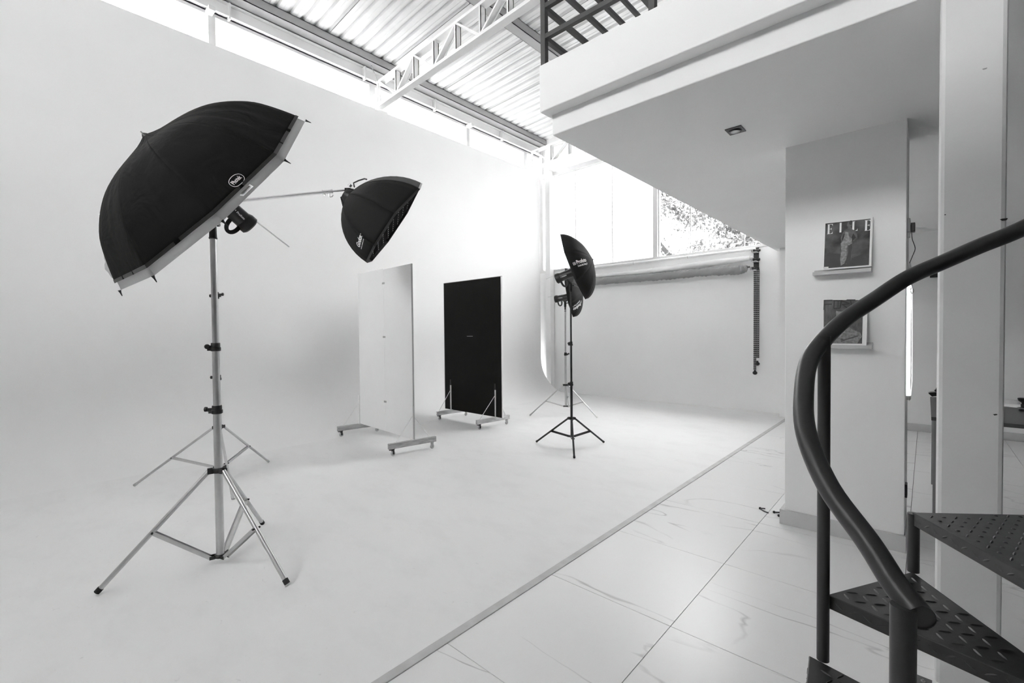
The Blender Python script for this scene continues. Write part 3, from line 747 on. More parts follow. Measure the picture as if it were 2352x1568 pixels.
def clip(P, Q):
    """part of line P-Q inside the octagon"""
    t0, t1 = 0., 1.; d = Q-P
    for i in range(8):
        a, b_ = G[i], G[(i+1) % 8]; nn = (b_-a).cross(sn); nn = nn if nn.dot(sc+sn*.035-a) > 0 else -nn
        den = nn.dot(d); num = nn.dot(a-P)
        if abs(den) < 1e-9: continue
        tt = num/den
        if den > 0: t0 = max(t0, tt)
        else: t1 = min(t1, tt)
    return (P+d*t0, P+d*t1) if t1-t0 > .03 else None
for dA, dB in ((sw, sm), (sm, sw)):
    for k in range(-5, 6):
        o_ = sc+sn*.035+dA*(k*.105); cc = clip(o_-dB*.9, o_+dB*.9)
        if cc: gr.bar(cc[0], cc[1], .003, .05, up=sn)
gr.build('grid', M['rubber'], sb, smooth=0)
vel = MB()
for i in range(-4, 5):
    for j in range(-4, 5):
        o_ = sc+sn*.008+sw*(i*.105)+sm*(j*.105)
        if (o_-sc).length < SR*.80: vel.bar(o_-sm*.007, o_+sm*.007, .005, .003, up=sn)
vel.build('grid_stitches', M['ink'], sb, smooth=0)['kind'] = 'stuff'
MB().prism([sc.lerp(v, .86)+sn*.09 for v in sV], sn*.003).build('diffuser', M['white_cloth'], sb, smooth=0)
lip = MB()
for k in range(8): lip.bar(sV[k], sV[(k+1) % 8], .006, .022, up=sn)
lip.build('rim_binding', M['black'], sb, smooth=0)
MB().lathe(sA-sn*.03, sn, [(0, .10), (.02, .095), (.05, .075), (.07, .070)], 16).build('speed_ring', M['black'], sb)
fb = [at(x, y, dep(sA)-.03) for x, y in ((781, 452), (795, 446), (799, 470), (796, 487), (789, 484))]
MB().prism(fb, CF*.04).build('side_flap', M['cloth2'], sb, smooth=0, bevel=.004)
fb = [at(x, y, dep(sA)-.05) for x, y in ((791, 431), (803, 431), (816, 436), (800, 447), (791, 448))]
MB().prism(fb, CF*.06).build('mount_cover', M['cloth2'], sb, smooth=0, bevel=.004)
hp = [at(x, y, dep(sA)+.05) for x, y in ((814, 430), (812, 420), (824, 414.5), (837, 410.5), (843, 412))]
MB().tube(hp, .008, 8).build('grip', M['black'], sb)
MB().lathe(at(802, 428, dep(sA)+.05), (at(805, 424, 1)-at(802, 428, 1)), [(0, .022), (.03, .022)], 12).build('lamp_stub', M['steel'], sb)
gt = text_shape('Godox', .045, .1); gs = text_shape('www.godox.com', .02)
b3 = bvh_of(*scv)
decal('lettering', [sc_(gt, 1., 1.15, 0, 0), sc_(gs, .85, .85, .03, -.16)], b3, (826, 569), (834, 541), sb, M['ink'], squash=.85)

# ================================================================== ROLLING BOARDS
def caster(beam, x, y, ztop, brake=False):
    c = MB().box((x-.018, y-.018, ztop-.008), (x+.018, y+.018, ztop)).box((x-.016, y-.012, .02), (x-.012, y+.012, ztop-.008)).box((x+.012, y-.012, .02), (x+.016, y+.012, ztop-.008))
    if brake: c.box((x-.015, y-.05, ztop-.014), (x+.015, y-.01, ztop-.006))
    c.lathe((x-.010, y, .030), (1, 0, 0), [(0, .026), (.003, .030), (.017, .030), (.020, .026)], 16, mi=1)
    return c.build('caster', [M['steel'] if not brake else M['blackm'], M['caster']], beam)
def beam_foot(t, xa, ya, xb, yb, z0, z1, m_, w=.045):
    o = MB().bar((xa, ya, (z0+z1)/2), (xb, yb, (z0+z1)/2), w, z1-z0).build('foot_beam', m_, t, smooth=0, bevel=.004)
    for k, fr in enumerate((.09, .92)): caster(o, xa+(xb-xa)*fr, ya+(yb-ya)*fr, z0, k == 0)
    return o
wb_ = empty('rolling_board', (-5.70, 3.58, 0), 'white two-leaf rolling board on timber feet, left of the black board', 'rolling board')
RX, RY, LX, LY = -4.935, 3.530, -6.455, 3.630; MX, MY = -5.672, 3.578
def leaf(name, xa, ya, xb, yb, z0, z1, th, m_, t):
    d = Vector((xb-xa, yb-ya, 0)).normalized(); n = Vector((-d.y, d.x, 0)); n = n if n.y > 0 else -n
    return MB().prism([(xa, ya, z0), (xb, yb, z0), (xb, yb, z1), (xa, ya, z1)], n*th).build(name, m_, t, smooth=0, bevel=.0015)
leaf('leaf', LX, LY, MX-.002, MY, .165, 2.465, .012, M['panelw'], wb_)
leaf('leaf', MX+.002, MY, RX-.014, RY, .165, 2.450, .012, M['panelw'], wb_)
leaf('edge_strip', RX-.013, RY-.002, RX, RY-.002, .165, 2.450, .018, M['edge'], wb_)
for z in (2.255, 1.50, .585):
    h = MB().box((MX-.030, MY-.006, z-.013), (MX+.032, MY, z+.013)).build('hinge', M['steel'], wb_, smooth=0, bevel=.002)
    MB().tube([(MX, MY-.008, z-.013), (MX, MY-.008, z+.013)], .004, 8).build('hinge_pin', M['edge'], h)
beam_foot(wb_, -5.005, 3.190, -4.90, 3.855, .09, .160, M['wood'])
beam_foot(wb_, -6.545, 3.300, -6.44, 3.965, .09, .160, M['wood'])
for bx, by, s_ in ((-4.952, 3.53, 1), (-6.492, 3.632, -1)):
    up = MB().bar((bx, by, .16), (bx, by, .60), .022, .022).build('upright', M['panelw'], wb_, smooth=0)
    for dy in (-.24, .24): MB().tube([(bx+dy*.15, by+dy, .162), (bx, by+(.01 if dy > 0 else -.01), .47)], .0045, 6).build('brace', M['steelw'], wb_)
b4 = empty('rolling_board', (-5.85, 5.42, 0), 'black rolling board on pale timber feet, right of the white board', 'rolling board')
leaf('leaf', -6.590, 5.420, -5.128, 5.400, .150, 2.455, .014, M['panelb'], b4)
leaf('edge_strip', -5.127, 5.398, -5.103, 5.398, .150, 2.455, .018, M['panelw'], b4)
leaf('edge_strip', -6.598, 5.418, -6.591, 5.418, .150, 2.462, .018, M['edge'], b4)
leaf('top_strip', -6.598, 5.419, -5.103, 5.399, 2.456, 2.464, .017, M['edge'], b4)
for xa in (-6.43, -5.30):
    dy0 = -.02 if xa < -6 else -.12
    beam_foot(b4, xa, 5.11+dy0, xa+.07, 5.80+dy0, .085, .155, M['woodw'])
    xm = xa+.03; MB().bar((xm, 5.395, .155), (xm, 5.395, .60), .020, .016).build('upright', M['steelw'], b4, smooth=0)
    MB().tube([(xm-.02, 5.15+dy0*.8, .158), (xm, 5.388, .51)], .0055, 6).build('brace', M['steelw'], b4)
    MB().tube([(xm+.05, 5.68+dy0*.8, .158), (xm, 5.425, .51)], .0055, 6).build('brace', M['steelw'], b4)
    MB().box((xm-.012, 5.386, .60), (xm+.012, 5.394, .70)).build('bracket', M['blackm'], b4, smooth=0)
hk = MB().tube([(-5.95, 5.398, 1.487), (-5.80, 5.396, 1.487)], .003, 6).build('handle_pull', M['steel'], b4)

# ================================================================== SPIRAL STAIRCASE
st = empty('spiral_staircase', (.282, 1.436, 0), 'dark steel spiral staircase with checker-plate treads and a tube handrail, at right', 'staircase')
CX, CY = .282, 1.436
MB().lathe((CX, CY, 0), (0, 0, 1), [(0, .045), (3.3, .045)], 24).build('centre_pole', M['stair'], st)
def corner(a, r): return Vector((CX+r*math.cos(math.radians(a)), CY+r*math.sin(math.radians(a)), 0))
CORN = {200: (.530), 162: .515, 122: .560}
def cpt(a):
    if a == 162: return Vector((-.208, 1.583, 0))
    if a == 122: return Vector((-.030, 1.905, 0))
    if a == 84: return Vector((.40, 2.235, 0))
    return corner(a, .53)
def lozenge(mb, c, u, v, n, L, W, H):
    pts = [c-u*L, c-u*L*.45+v*W*.85, c+u*L*.45+v*W*.85, c+u*L, c+u*L*.45-v*W*.85, c-u*L*.45-v*W*.85]
    top = [c-u*L*.55+n*H, c+u*L*.55+n*H]
    mb.add(pts+top, [(0, 1, 6), (1, 2, 7, 6), (2, 3, 7), (3, 4, 7), (4, 5, 6, 7), (5, 0, 6)])
def tread(a0, a1, z, dots=False):
    A, B = cpt(a0), cpt(a1)
    if z < .6 and a1 == 162: B = Vector((-.250, 1.566, 0))
    c = Vector((CX, CY, 0))
    ia = c+(A-c).normalized()*.05; ib = c+(B-c).normalized()*.05
    poly = [Vector((p.x, p.y, z)) for p in (A, B, ib, ia)]
    mb = MB().prism([p-Vector((0, 0, .006)) for p in poly], (0, 0, .006))
    for i in range(4):
        p, q = poly[i], poly[(i+1) % 4]; n = (q-p).cross(Vector((0, 0, 1))).normalized()
        mb.prism([p-Vector((0, 0, .001)), q-Vector((0, 0, .001)), q-Vector((0, 0, .040)), p-Vector((0, 0, .040))], -n*.005 if n.dot(p-(c+Vector((0, 0, z)))) > 0 else n*.005)
    t = mb.build('tread', M['stair'], st, smooth=0, bevel=.003)
    pat = MB(); ex = (ia-A).normalized(); ey = Vector((0, 0, 1)).cross(ex)
    import itertools
    def inside(p):
        s_ = [((q2-q1).x*(p-q1).y-(q2-q1).y*(p-q1).x) for q1, q2 in zip((A, B, ib, ia), (B, ib, ia, A))]
        return all(v < -.004 for v in s_) or all(v > .004 for v in s_)
    step = .034 if not dots else .033
    for i in range(-30, 34):
        for j in range(-30, 34):
            p = A + ex*(i*step) + ey*(j*step)
            p.z = 0
            if not inside(p): continue
            if inside(p+ex*.008) and inside(p-ex*.008) and inside(p+ey*.008) and inside(p-ey*.008):
                q = Vector((p.x, p.y, z))
                if dots and (i+j) % 2:
                    pat.lathe(q, (0, 0, 1), [(0, .0055), (.0018, .0045), (.0026, .002)], 8)
                else:
                    r_ = (i+j) % 2; u = (ex+ey).normalized() if r_ else (ex-ey).normalized(); v = Vector((0, 0, 1)).cross(u)
                    lozenge(pat, q, u, v, Vector((0, 0, 1)), .0155, .0036, .0026)
    for P_, Q_ in ((A, ia), (A, B)):                       # the folded skirt carries the pattern too
        d = (Q_-P_).normalized(); n = d.cross(Vector((0, 0, 1))); n = n if n.dot((P_+Q_)/2-(A+B+ia+ib)/4) > 0 else -n
        L = (Q_-P_).length; k = 0; s_ = .03
        while s_ < L-.02:
            q = Vector((P_.x, P_.y, z-.020)) + d*s_ + n*.0003
            u = (d+Vector((0, 0, .6 if k % 2 else -.6))).normalized(); lozenge(pat, q, u, n.cross(u), n, .013, .0034, .0024)
            s_ += .034; k += 1
    po = pat.build('raised_pattern', M['stair'], t, smooth=60, fix=False); po['kind'] = 'stuff'
    return t
A_ = [276, 238, 200, 162, 122, 84, 46, 8]
for k in range(7): tread(A_[k], A_[k+1], .21+.19*k, dots=(k == 4))
# outer balusters: each stands on one tread, passes the corner of the next and meets the handrail
hp = [(2114, 1416), (2105, 1403), (2055, 1340), (1993, 1243), (1903, 1118), (1853, 1000), (1846, 910), (1859, 827), (1904, 768), (1951, 726), (2008, 688), (2084.5, 638), (2168, 601), (2250, 565), (2352, 523)]
hd = [.82, .83, .868, .925, 1.02, 1.105, 1.19, 1.28, 1.332, 1.362, 1.385, 1.395, 1.385, 1.355, 1.31]
HP = [at(*p, d) for p, d in zip(hp, hd)]
last = HP[-1]
for a in (80, 60, 40, 20): HP.append(Vector((CX+.525*math.cos(math.radians(a)), CY+.525*math.sin(math.radians(a)), 1.93+(80-a)*.0052)))
def smooth_path(P, n=6):
    out = []
    for i in range(len(P)-1):
        p0, p1, p2, p3 = P[max(i-1, 0)], P[i], P[i+1], P[min(i+2, len(P)-1)]
        for k in range(n):
            t = k/n; out.append(.5*((2*p1)+(p2-p0)*t+(2*p0-5*p1+4*p2-p3)*t*t+(3*p1-p0-3*p2+p3)*t**3))
    return out+[P[-1]]
MB().tube(smooth_path(HP), .0228, 24).build('handrail', M['stair'], st, smooth=60)
for p, z0, z1, r in ((at(1891, 1300, 1.322), .592, 1.530, .0158), (Vector((-.026, 1.912, 0)), .78, 1.66, .0155), (at(2074, 1480, .835), 0, 1.045, .0195)):
    if r < .02 and z0 == .78: z1 = .965
    MB().lathe((p.x, p.y, z0), (0, 0, 1), [(0, r), (z1-z0, r)], 24).build('baluster' if r < .02 else 'newel_post', M['stair'], st)
for a, z0 in ((84, .972), (46, 1.162)):
    c = corner(a, .535) if a != 84 else Vector((.385, 2.20, 0)); MB().lathe((c.x, c.y, z0), (0, 0, 1), [(0, .0155), (.93, .0155)], 20).build('baluster', M['stair'], st)
pl = MB().prism([onZ(2098, 1545, .006), onZ(2141, 1562, .006), onZ(2141, 1600, .006), onZ(2096, 1596, .006)], (0, 0, -.006)).build('floor_plate', M['plate'], loc=onZ(2118, 1575), smooth=0)
tag(pl, 'small dull steel plate bolted to the floor against the white column', 'floor plate')
b_ = onZ(2120, 1566, .006); MB().lathe(b_, (0, 0, 1), [(0, .009), (.006, .009), (.007, .004), (.012, .004)], 6).build('bolt', M['steel'], pl)

# ================================================================== MEZZANINE RAILING
rl = empty('railing', (-2.05, 2.63, 3.455), 'dark grey square-tube railing on the edge of the mezzanine', 'railing')
def sq(name, p, q, w=.036): MB().bar(p, q, w, w).build(name, M['rail'], rl, smooth=0, bevel=.002)
ZR = [3.655, 3.870, 4.095, 4.315, 4.535, 4.76]
for x, y in ((-2.045, 2.635), (-1.225, 2.635), (-.39, 2.635), (.45, 2.635), (1.3, 2.635), (2.15, 2.635), (-2.045, 4.7), (-2.045, 6.9), (-2.045, 9.0)): sq('post', (x, y, 3.45), (x, y, 4.78), .040)
for z in ZR:
    sq('rail', (-2.045, 2.635, z), (3.09, 2.635, z), .034 if z < 4.7 else .04)
    sq('rail', (-2.045, 2.635, z), (-2.045, 9.15, z), .034 if z < 4.7 else .04)

# ================================================================== LEDGES AND MAGAZINES ON THE PILLAR
def ledge(label, xa, xb, z, group='picture ledges on the pillar'):
    y = 4.15; t = MB()
    t.box((xa, y-.078, z), (xb, y-.010, z+.010)); t.box((xa, y-.085, z), (xb, y-.078, z+.026)); t.box((xa, y-.010, z), (xb, y, z+.045))
    o = t.build('picture_ledge', M['shelf'], loc=((xa+xb)/2, y-.04, z), smooth=0, bevel=.002)
    return tag(o, label, 'ledge', group)
zl = onY(1950, 626, 4.07).z
L1x0 = onY(1866, 628, 4.065).x; L1x1 = onY(1999, 620, 4.065).x
ledge('pale grey picture ledge holding the upper magazine on the pillar', L1x0, L1x1+.004, onY(1935, 624, 4.065).z-.012)
L2 = onY(1960, 797, 4.065); ledge('pale grey picture ledge holding the lower magazine on the pillar', onY(1872, 797, 4.065).x, onY(2003, 797, 4.065).x, L2.z-.012)
def magazine(label, tl, tr, br, bl, yb, yt, m_cover):
    """corners on the photograph; leans from yb (foot) to yt (head)"""
    TL, TR, BR, BL = onY(*tl, yt), onY(*tr, yt), onY(*br, yb), onY(*bl, yb)
    th = Vector((0, .012, 0))
    t = empty('magazine', (BL+BR)/2, label, 'magazine', 'magazines on the pillar')
    MB().prism([BL-th*0, BR, TR, TL], th).build('pages', M['ink'], t, smooth=0)
    def U(u, v, k=1): return (BL.lerp(BR, u)).lerp(TL.lerp(TR, u), v) - Vector((0, .0006*k, 0))
    return t, U
def art(t, U, name, m_, polys, k=2):
    mb = MB()
    for p in polys:
        P3 = [U(u, v, k) for u, v in p]; tr = tessellate_polygon([[Vector((u, v, 0)) for u, v in p]]); mb.add(P3, [tuple(q) for q in tr])
    return mb.build(name, m_, t, smooth=0, fix=False)
R_ = lambda a, b, c, d: [(a, b), (c, b), (c, d), (a, d)]
def ell(cx, cy, rx, ry, n=20, rot=0): return [(cx+rx*math.cos(2*PI*k/n)*math.cos(rot)-ry*math.sin(2*PI*k/n)*math.sin(rot), cy+rx*math.cos(2*PI*k/n)*math.sin(rot)+ry*math.sin(2*PI*k/n)*math.cos(rot)) for k in range(n)]
cov1 = mat_cloud_print('cloudy_grey_print', .014, .13); dk = mat('dark_print', .012, .5, var=.5, scale=14); sk = mat('mid_grey_print', .075, .5, var=.5, scale=30); lt = mat('light_print', .20, .5, var=.45, scale=60)
t, U = magazine('upper magazine on the pillar, cover reading ELLE with a standing figure', (1893, 511), (2005, 498.5), (2001, 611.5), (1889, 620), 4.083, 4.125, cov1)
u0, u1_, v0, v1_ = .03, .955, .03, .975
art(t, U, 'cover', cov1, [R_(u0, v0, u1_, v1_)], 2)
art(t, U, 'dark_ground', dk, [[(u0, v0), (u1_, v0), (u1_, .22), (.8, .26), (.62, .20), (.5, .27), (.36, .31), (.2, .33), (u0, .31)]], 3)
def didone_E(x, y, w, h):
    s_ = w*.34; return [R_(x+w*.08, y, x+w*.08+s_, y+h), R_(x, y, x+w, y+h*.035), R_(x, y+h*.965, x+w, y+h), R_(x+w*.4, y+h*.49, x+w*.8, y+h*.52), [(x+w, y), (x+w, y+h*.27), (x+w*.93, y+h*.12), (x+w*.72, y+h*.03)], [(x+w, y+h), (x+w, y+h*.75), (x+w*.93, y+h*.88), (x+w*.72, y+h*.97)], [(x+w*.8, y+h*.38), (x+w*.8, y+h*.62), (x+w*.62, y+h*.51)]]
def didone_L(x, y, w, h):
    s_ = w*.34; return [R_(x+w*.10, y, x+w*.10+s_, y+h), R_(x, y+h*.965, x+w*.55, y+h), R_(x, y, x+w, y+h*.035), [(x+w, y), (x+w, y+h*.27), (x+w*.93, y+h*.12), (x+w*.72, y+h*.03)]]
art(t, U, 'title_lettering', M['ink'], didone_E(.075, .745, .115, .205)+[R_(.335, .755, .375, .955)]+didone_L(.585, .755, .12, .20)+didone_E(.845, .735, .115, .215), 4)
art(t, U, 'figure', sk, [ell(.535, .905, .050, .062), [(.505, .85), (.565, .85), (.60, .79), (.66, .765), (.70, .67), (.715, .60), (.64, .54), (.615, .555), (.68, .615), (.655, .66), (.62, .71), (.595, .64), (.60, .58), (.62, .42), (.60, .15), (.50, .08), (.47, .30), (.44, .55), (.455, .64), (.45, .72), (.415, .70), (.395, .62), (.41, .55), (.385, .55), (.365, .63), (.40, .74), (.45, .795), (.50, .81)]], 5)
art(t, U, 'figure_dress', lt, [[(.46, .76), (.52, .74), (.53, .66), (.60, .60), (.60, .50), (.56, .45), (.52, .48), (.50, .42), (.50, .20), (.46, .10), (.39, .06), (.37, .20), (.39, .38), (.37, .52), (.41, .58), (.44, .66)]], 6)
art(t, U, 'figure_leg', dk, [[(.53, .46), (.60, .50), (.61, .42), (.59, .30), (.595, .12), (.56, .055), (.48, .12), (.53, .30)], ell(.565, .935, .035, .045)], 7)
art(t, U, 'barcode_box', M['ink'], [R_(.035, .032, .13, .060)], 4)
cov2 = mat_cloud_print('grey_portrait_print', .055, .15)
t, U = magazine('lower magazine on the pillar, partly behind the handrail, cover reading FORT', (1889, 686), (1993, 686), (1990, 794), (1889, 793), 4.083, 4.118, cov2)
art(t, U, 'cover', cov2, [R_(.03, .045, .905, .975)], 2)
art(t, U, 'drape', sk, [R_(.05, .50, .075, .90), R_(.12, .50, .15, .90), R_(.20, .55, .22, .90), R_(.74, .30, .76, .95), R_(.80, .30, .84, .95), R_(.87, .30, .89, .95)], 3)
art(t, U, 'portrait', lt, [ell(.42, .70, .11, .14), [(.18, .05), (.80, .05), (.90, .20), (.86, .28), (.70, .34), (.56, .42), (.58, .56), (.47, .60), (.35, .54), (.30, .40), (.16, .28)]], 4)
art(t, U, 'portrait_shade', sk, [[(.44, .07), (.50, .10), (.82, .20), (.80, .22), (.50, .13), (.43, .16)], ell(.40, .80, .14, .07), [(.60, .42), (.86, .30), (.88, .33), (.66, .46)]], 5)
w_ = .022
def seg(a, b, w=w_): 
    a = Vector((a[0], a[1], 0)); b = Vector((b[0], b[1], 0)); d = (b-a).normalized(); n = Vector((-d.y, d.x, 0))*w/2
    return [tuple((a+n)[:2]), tuple((b+n)[:2]), tuple((b-n)[:2]), tuple((a-n)[:2])]
art(t, U, 'title_lettering', M['inkd'], [seg((.035, .965), (.235, .97)), seg((.045, .96), (.035, .76)), seg((.04, .88), (.22, .885)), seg((.25, .96), (.455, .96)), seg((.275, .96), (.265, .79)), seg((.265, .79), (.41, .80)), seg((.43, .95), (.40, .80)), seg((.44, .96), (.41, .80), .018), seg((.44, .955), (.62, .90)), seg((.62, .90), (.44, .87)), seg((.47, .87), (.60, .78)), seg((.55, .975), (.74, .975)), seg((.635, .97), (.67, .80)), seg((.36, .96), (.36, .80), .016)], 6)

# ================================================================== THINGS ON THE PILLAR SIDE
tb_ = empty('tube_lamp', (-.088, 4.36, 1.05), 'glowing white tube lamp upright on the side of the pillar', 'tube lamp')
y0 = 4.36; zt, zb = onY(2085, 645, y0).z, onY(2084, 908, y0).z
MB().lathe((-.093, y0, zb), (0, 0, 1), [(0, .009), (zt-zb, .009)], 14).build('tube', M['led'], tb_)
MB().lathe((-.093, y0, zb-.03), (0, 0, 1), [(0, .010), (.03, .013)], 14).build('end_cap', M['frame'], tb_)
MB().lathe((-.093, y0, zt), (0, 0, 1), [(0, .013), (.03, .010)], 14).build('end_cap', M['frame'], tb_)
lp = [(2090, 645), (2088, 612), (2090.5, 604), (2093, 615), (2095, 650), (2095.5, 780), (2095, 880), (2091, 915), (2088, 920)]
MB().tube([onY(x, y, y0+.02) for x, y in lp], .0035, 6).build('clear_sleeve', M['bag'], tb_)
cordp = [(2094, 532), (2095, 548), (2101, 565), (2101.5, 574), (2095, 590), (2089, 604)]
MB().tube(smooth_path([onY(x, y, y0) for x, y in cordp], 4), .0022, 6).build('cord', M['black'], tb_)
lp2 = [(2094.5, 648), (2095, 658), (2098, 667), (2095, 674), (2091, 668), (2093, 660)]
MB().tube(smooth_path([onY(x, y, y0-.02) for x, y in lp2], 4), .0020, 6).build('cord_loop', M['black'], tb_)
so = empty('wall_socket', (-.1, 4.36, 2.2), 'grey wall socket high on the side of the pillar with a black plug adapter', 'socket')
zz = onY(2084, 505, 4.36).z; z2 = onY(2084, 535, 4.36).z
MB().box((-.105, 4.30, z2), (-.088, 4.40, zz)).build('plate', M['shelf'], so, smooth=0, bevel=.003)
MB().box((-.105, 4.31, z2-.035), (-.090, 4.37, z2-.002)).build('lower_box', M['frame'], so, smooth=0, bevel=.002)
pa = onY(2087, 520, 4.34); pb = onY(2102, 532, 4.34)
MB().box((-.088, 4.33, pa.z-.026), (pa.x+.016, 4.36, pa.z+.012)).box((pa.x+.012, 4.31, pb.z), (pb.x, 4.375, pb.z+.062)).build('plug_adapter', M['black'], so, smooth=0, bevel=.006)
sk2 = MB().box((-.105, 4.18, onX(2077, 1167, -.1).z), (-.092, 4.26, onX(2077, 1137, -.1).z)).build('low_socket', M['black'], loc=(-.1, 4.2, .3), smooth=0, bevel=.003)
tag(sk2, 'small black socket low on the right side of the pillar', 'socket')

# ================================================================== CEILING SPOT
sp = [onZ(x, y, 2.979) for x, y in ((1665, 297), (1704, 288), (1712, 299), (1676, 311))]
spc = sum(sp, Vector())/4
sl = empty('recessed_spotlight', spc, 'square dark recessed spotlight in the mezzanine soffit', 'spotlight')
MB().box((spc.x-.054, spc.y-.062, 2.974), (spc.x+.054, spc.y+.062, 2.980)).build('bezel', M['plate'], sl, smooth=0, bevel=.001)
MB().lathe((spc.x, spc.y, 2.974), (0, 0, -1), [(0, .040), (.006, .040), (.008, .034)], 24).build('gimbal_ring', M['black'], sl)
MB().lathe((spc.x, spc.y, 2.966), (0, 0, -1), [(0, .030), (.003, .022)], 24).build('lamp_face', M['lens'], sl)

# ================================================================== BACKDROP ROLLERS
def roller(name, label, pts, rad, yv, m_, cat, wob=0., n=18, flat=1.):
    P = [onY(x, y, yv) for x, y in pts]; S = smooth_path(P, 10); Q = []
    R = []
    for i, p in enumerate(S):
        f_ = i/(len(S)-1)*(len(rad)-1); k = min(int(f_), len(rad)-2); r = rad[k]+(rad[k+1]-rad[k])*(f_-k); R.append(r)
    mb = MB().tube(S, R, n)
    if wob:
        for i in range(len(S)):
            for k in range(n):
                v = Vector(mb.v[i*n+k]); d = v-S[i]; a = 2*PI*k/n
                w = 1+wob*(math.sin(i*1.9+2*math.sin(a*2)+k)*.5+math.sin(i*.83+3*a)*.5+.5*math.sin(i*3.1+a))
                q = S[i]+d*w
                if flat != 1.: q.y = S[i].y+(q.y-S[i].y)*flat
                mb.v[i*n+k] = tuple(q)
    o = mb.build(name, m_, loc=S[len(S)//2], smooth=50)
    return tag(o, label, cat)
ra = roller('backdrop_tube', 'white backdrop tube along the window sill, topmost of the three rollers', [(1735, 571.5), (1579, 590), (1455, 604), (1365, 613.6), (1320, 618)], [.028, .028, .028], 9.43, M['steelw'], 'backdrop roller')
for px in ((1579, 590), (1455, 604)):
    p = onY(*px, 9.43); MB().lathe(p, (1, 0, .0), [(0, .0295), (.012, .0295)], 16).build('joint_ring', M['edge'], ra)
r2 = roller('backdrop_roll', 'white paper backdrop roll creased in the middle, second of the three rollers', [(1722, 593), (1650, 602), (1590, 610), (1537, 617), (1480, 624), (1440, 628), (1367, 634), (1320, 638)], [.048, .060, .064, .060, .058, .050, .044, .044], 9.40, M['paper'], 'backdrop roller', .10)
p = onY(1726, 592, 9.40); MB().lathe(p-Vector((.04, 0, 0)), (1, 0, 0), [(0, .030), (.07, .030)], 16).build('core_end', M['frame'], r2)
r3 = roller('backdrop_roll', 'grey crumpled vinyl backdrop roll, lowest of the three rollers', [(1716, 613), (1702, 619), (1660, 622), (1612, 625), (1560, 631), (1510, 635), (1460, 639), (1408, 643), (1367, 647), (1320, 650)], [.040, .085, .080, .078, .075, .080, .078, .080, .082, .08], 9.34, M['plastic'], 'backdrop roller', .16, 22, .8)
p = onY(1719, 613, 9.34); MB().lathe(p-Vector((.05, 0, 0)), (1, 0, 0), [(0, .034), (.03, .030), (.05, .018), (.075, .018)], 16).build('core_end', M['plate'], r3)
br = empty('roller_bracket', (-2.39, 9.5, 2.9), 'black wall bracket with three chain-drive hooks at the right end of the rollers', 'bracket')
MB().box((-2.435, 9.53, 2.69), (-2.345, 9.55, 3.10)).build('wall_plate', M['black'], br, smooth=0)
for k, (py, pz) in enumerate(((575, 9.43), (596, 9.40), (616, 9.34))):
    p = onY(1737, py, pz); zc = p.z
    hk = MB().box((-2.43, pz-.03, zc-.035), (-2.35, 9.535, zc-.022)).box((-2.43, pz-.035, zc-.035), (-2.415, pz+.04, zc+.02)).build('hook', M['frame'], br, smooth=0, bevel=.002)
    MB().lathe((-2.44, pz, zc), (1, 0, 0), [(0, .030), (.02, .034), (.06, .034), (.065, .026)], 14).build('sprocket', M['black'], br)
    MB().lathe((-2.375, pz, zc), (1, 0, 0), [(0, .010), (.05, .010), (.055, .024), (.075, .028), (.082, .018)], 12).build('knob', M['black'], br)
def chain(label, strands, ball_px, yv, top_py, bot_py):
    t = empty('pull_chain', onY(*ball_px, yv), label, 'chain', 'chains of the backdrop rollers')
    mb = MB()
    for px in strands:
        a = onY(px, top_py, yv); b_ = onY(px-(.5 if px < 1738 else 1.5), bot_py, yv); n = int((b_-a).length/.036)
        for i in range(n):
            p = a.lerp(b_, (i+.5)/n); mb.box((p.x-.009, p.y-.008, p.z-.012), (p.x+.009, p.y+.008, p.z+.012))
        mb.box((a.x-.0015, a.y-.002, b_.z), (a.x+.0015, a.y+.002, a.z))
    mb.build('chain_links', M['black'], t, smooth=0)['kind'] = 'stuff'
    mb = MB(); cx_ = sum(strands)/len(strands)
    for px in strands:
        a = onY(px, top_py, yv); b_ = onY(px-.5, bot_py, yv); mb.box((a.x-.0085, a.y+.009, b_.z), (a.x+.0085, a.y+.012, a.z))
    mb.build('chain_guard', M['frame'], t, smooth=0)
    c = onY(*ball_px, yv); MB().ball(c, .042, 16, (1, .8, .85)).build('weight', M['black'], t, smooth=60)
    MB().box((c.x-.016, c.y-.012, c.z+.03), (c.x+.016, c.y+.012, c.z+.055)).build('weight_clip', M['black'], t, smooth=0)
chain('black and white bead chain with a round weight, the longer hanging from the bracket', (1732.6, 1736.0), (1734, 856), 9.40, 617, 849)
chain('black bead chain with a round weight, the shorter hanging from the bracket', (1739.6, 1743.2), (1739.5, 835), 9.44, 617, 822)
c = onY(1740, 814, 9.43); 

# ================================================================== THROUGH THE OPENING: TABLE AND THINGS ON IT
tt = empty('table', (1.0, 5.5, 0), 'dark-topped counter-height table behind the white column', 'table')
TZ = .86
ty0 = onZ(2139, 957, TZ).y; ty1 = onZ(2142, 911, TZ).y; tx0 = onZ(2139, 957, TZ).x
MB().box((tx0, ty0, TZ-.028), (2.3, ty1, TZ)).build('table_top', M['table'], tt, smooth=0, bevel=.002)
MB().box((tx0+.012, ty0+.03, 0), (tx0+.052, ty0+.10, TZ-.028)).build('leg', M['tableleg'], tt, smooth=0)
MB().box((tx0+.012, ty1-.10, 0), (tx0+.052, ty1-.03, TZ-.028)).build('leg', M['tableleg'], tt, smooth=0)
MB().box((tx0+.03, ty0+.03, 0), (tx0+.12, ty0+.05, TZ-.028)).build('leg_panel', M['tableleg'], tt, smooth=0)
for yy in (ty0+.03, ty1-.10): MB().box((2.2, yy, 0), (2.25, yy+.06, TZ-.028)).build('leg', M['tableleg'], tt, smooth=0)
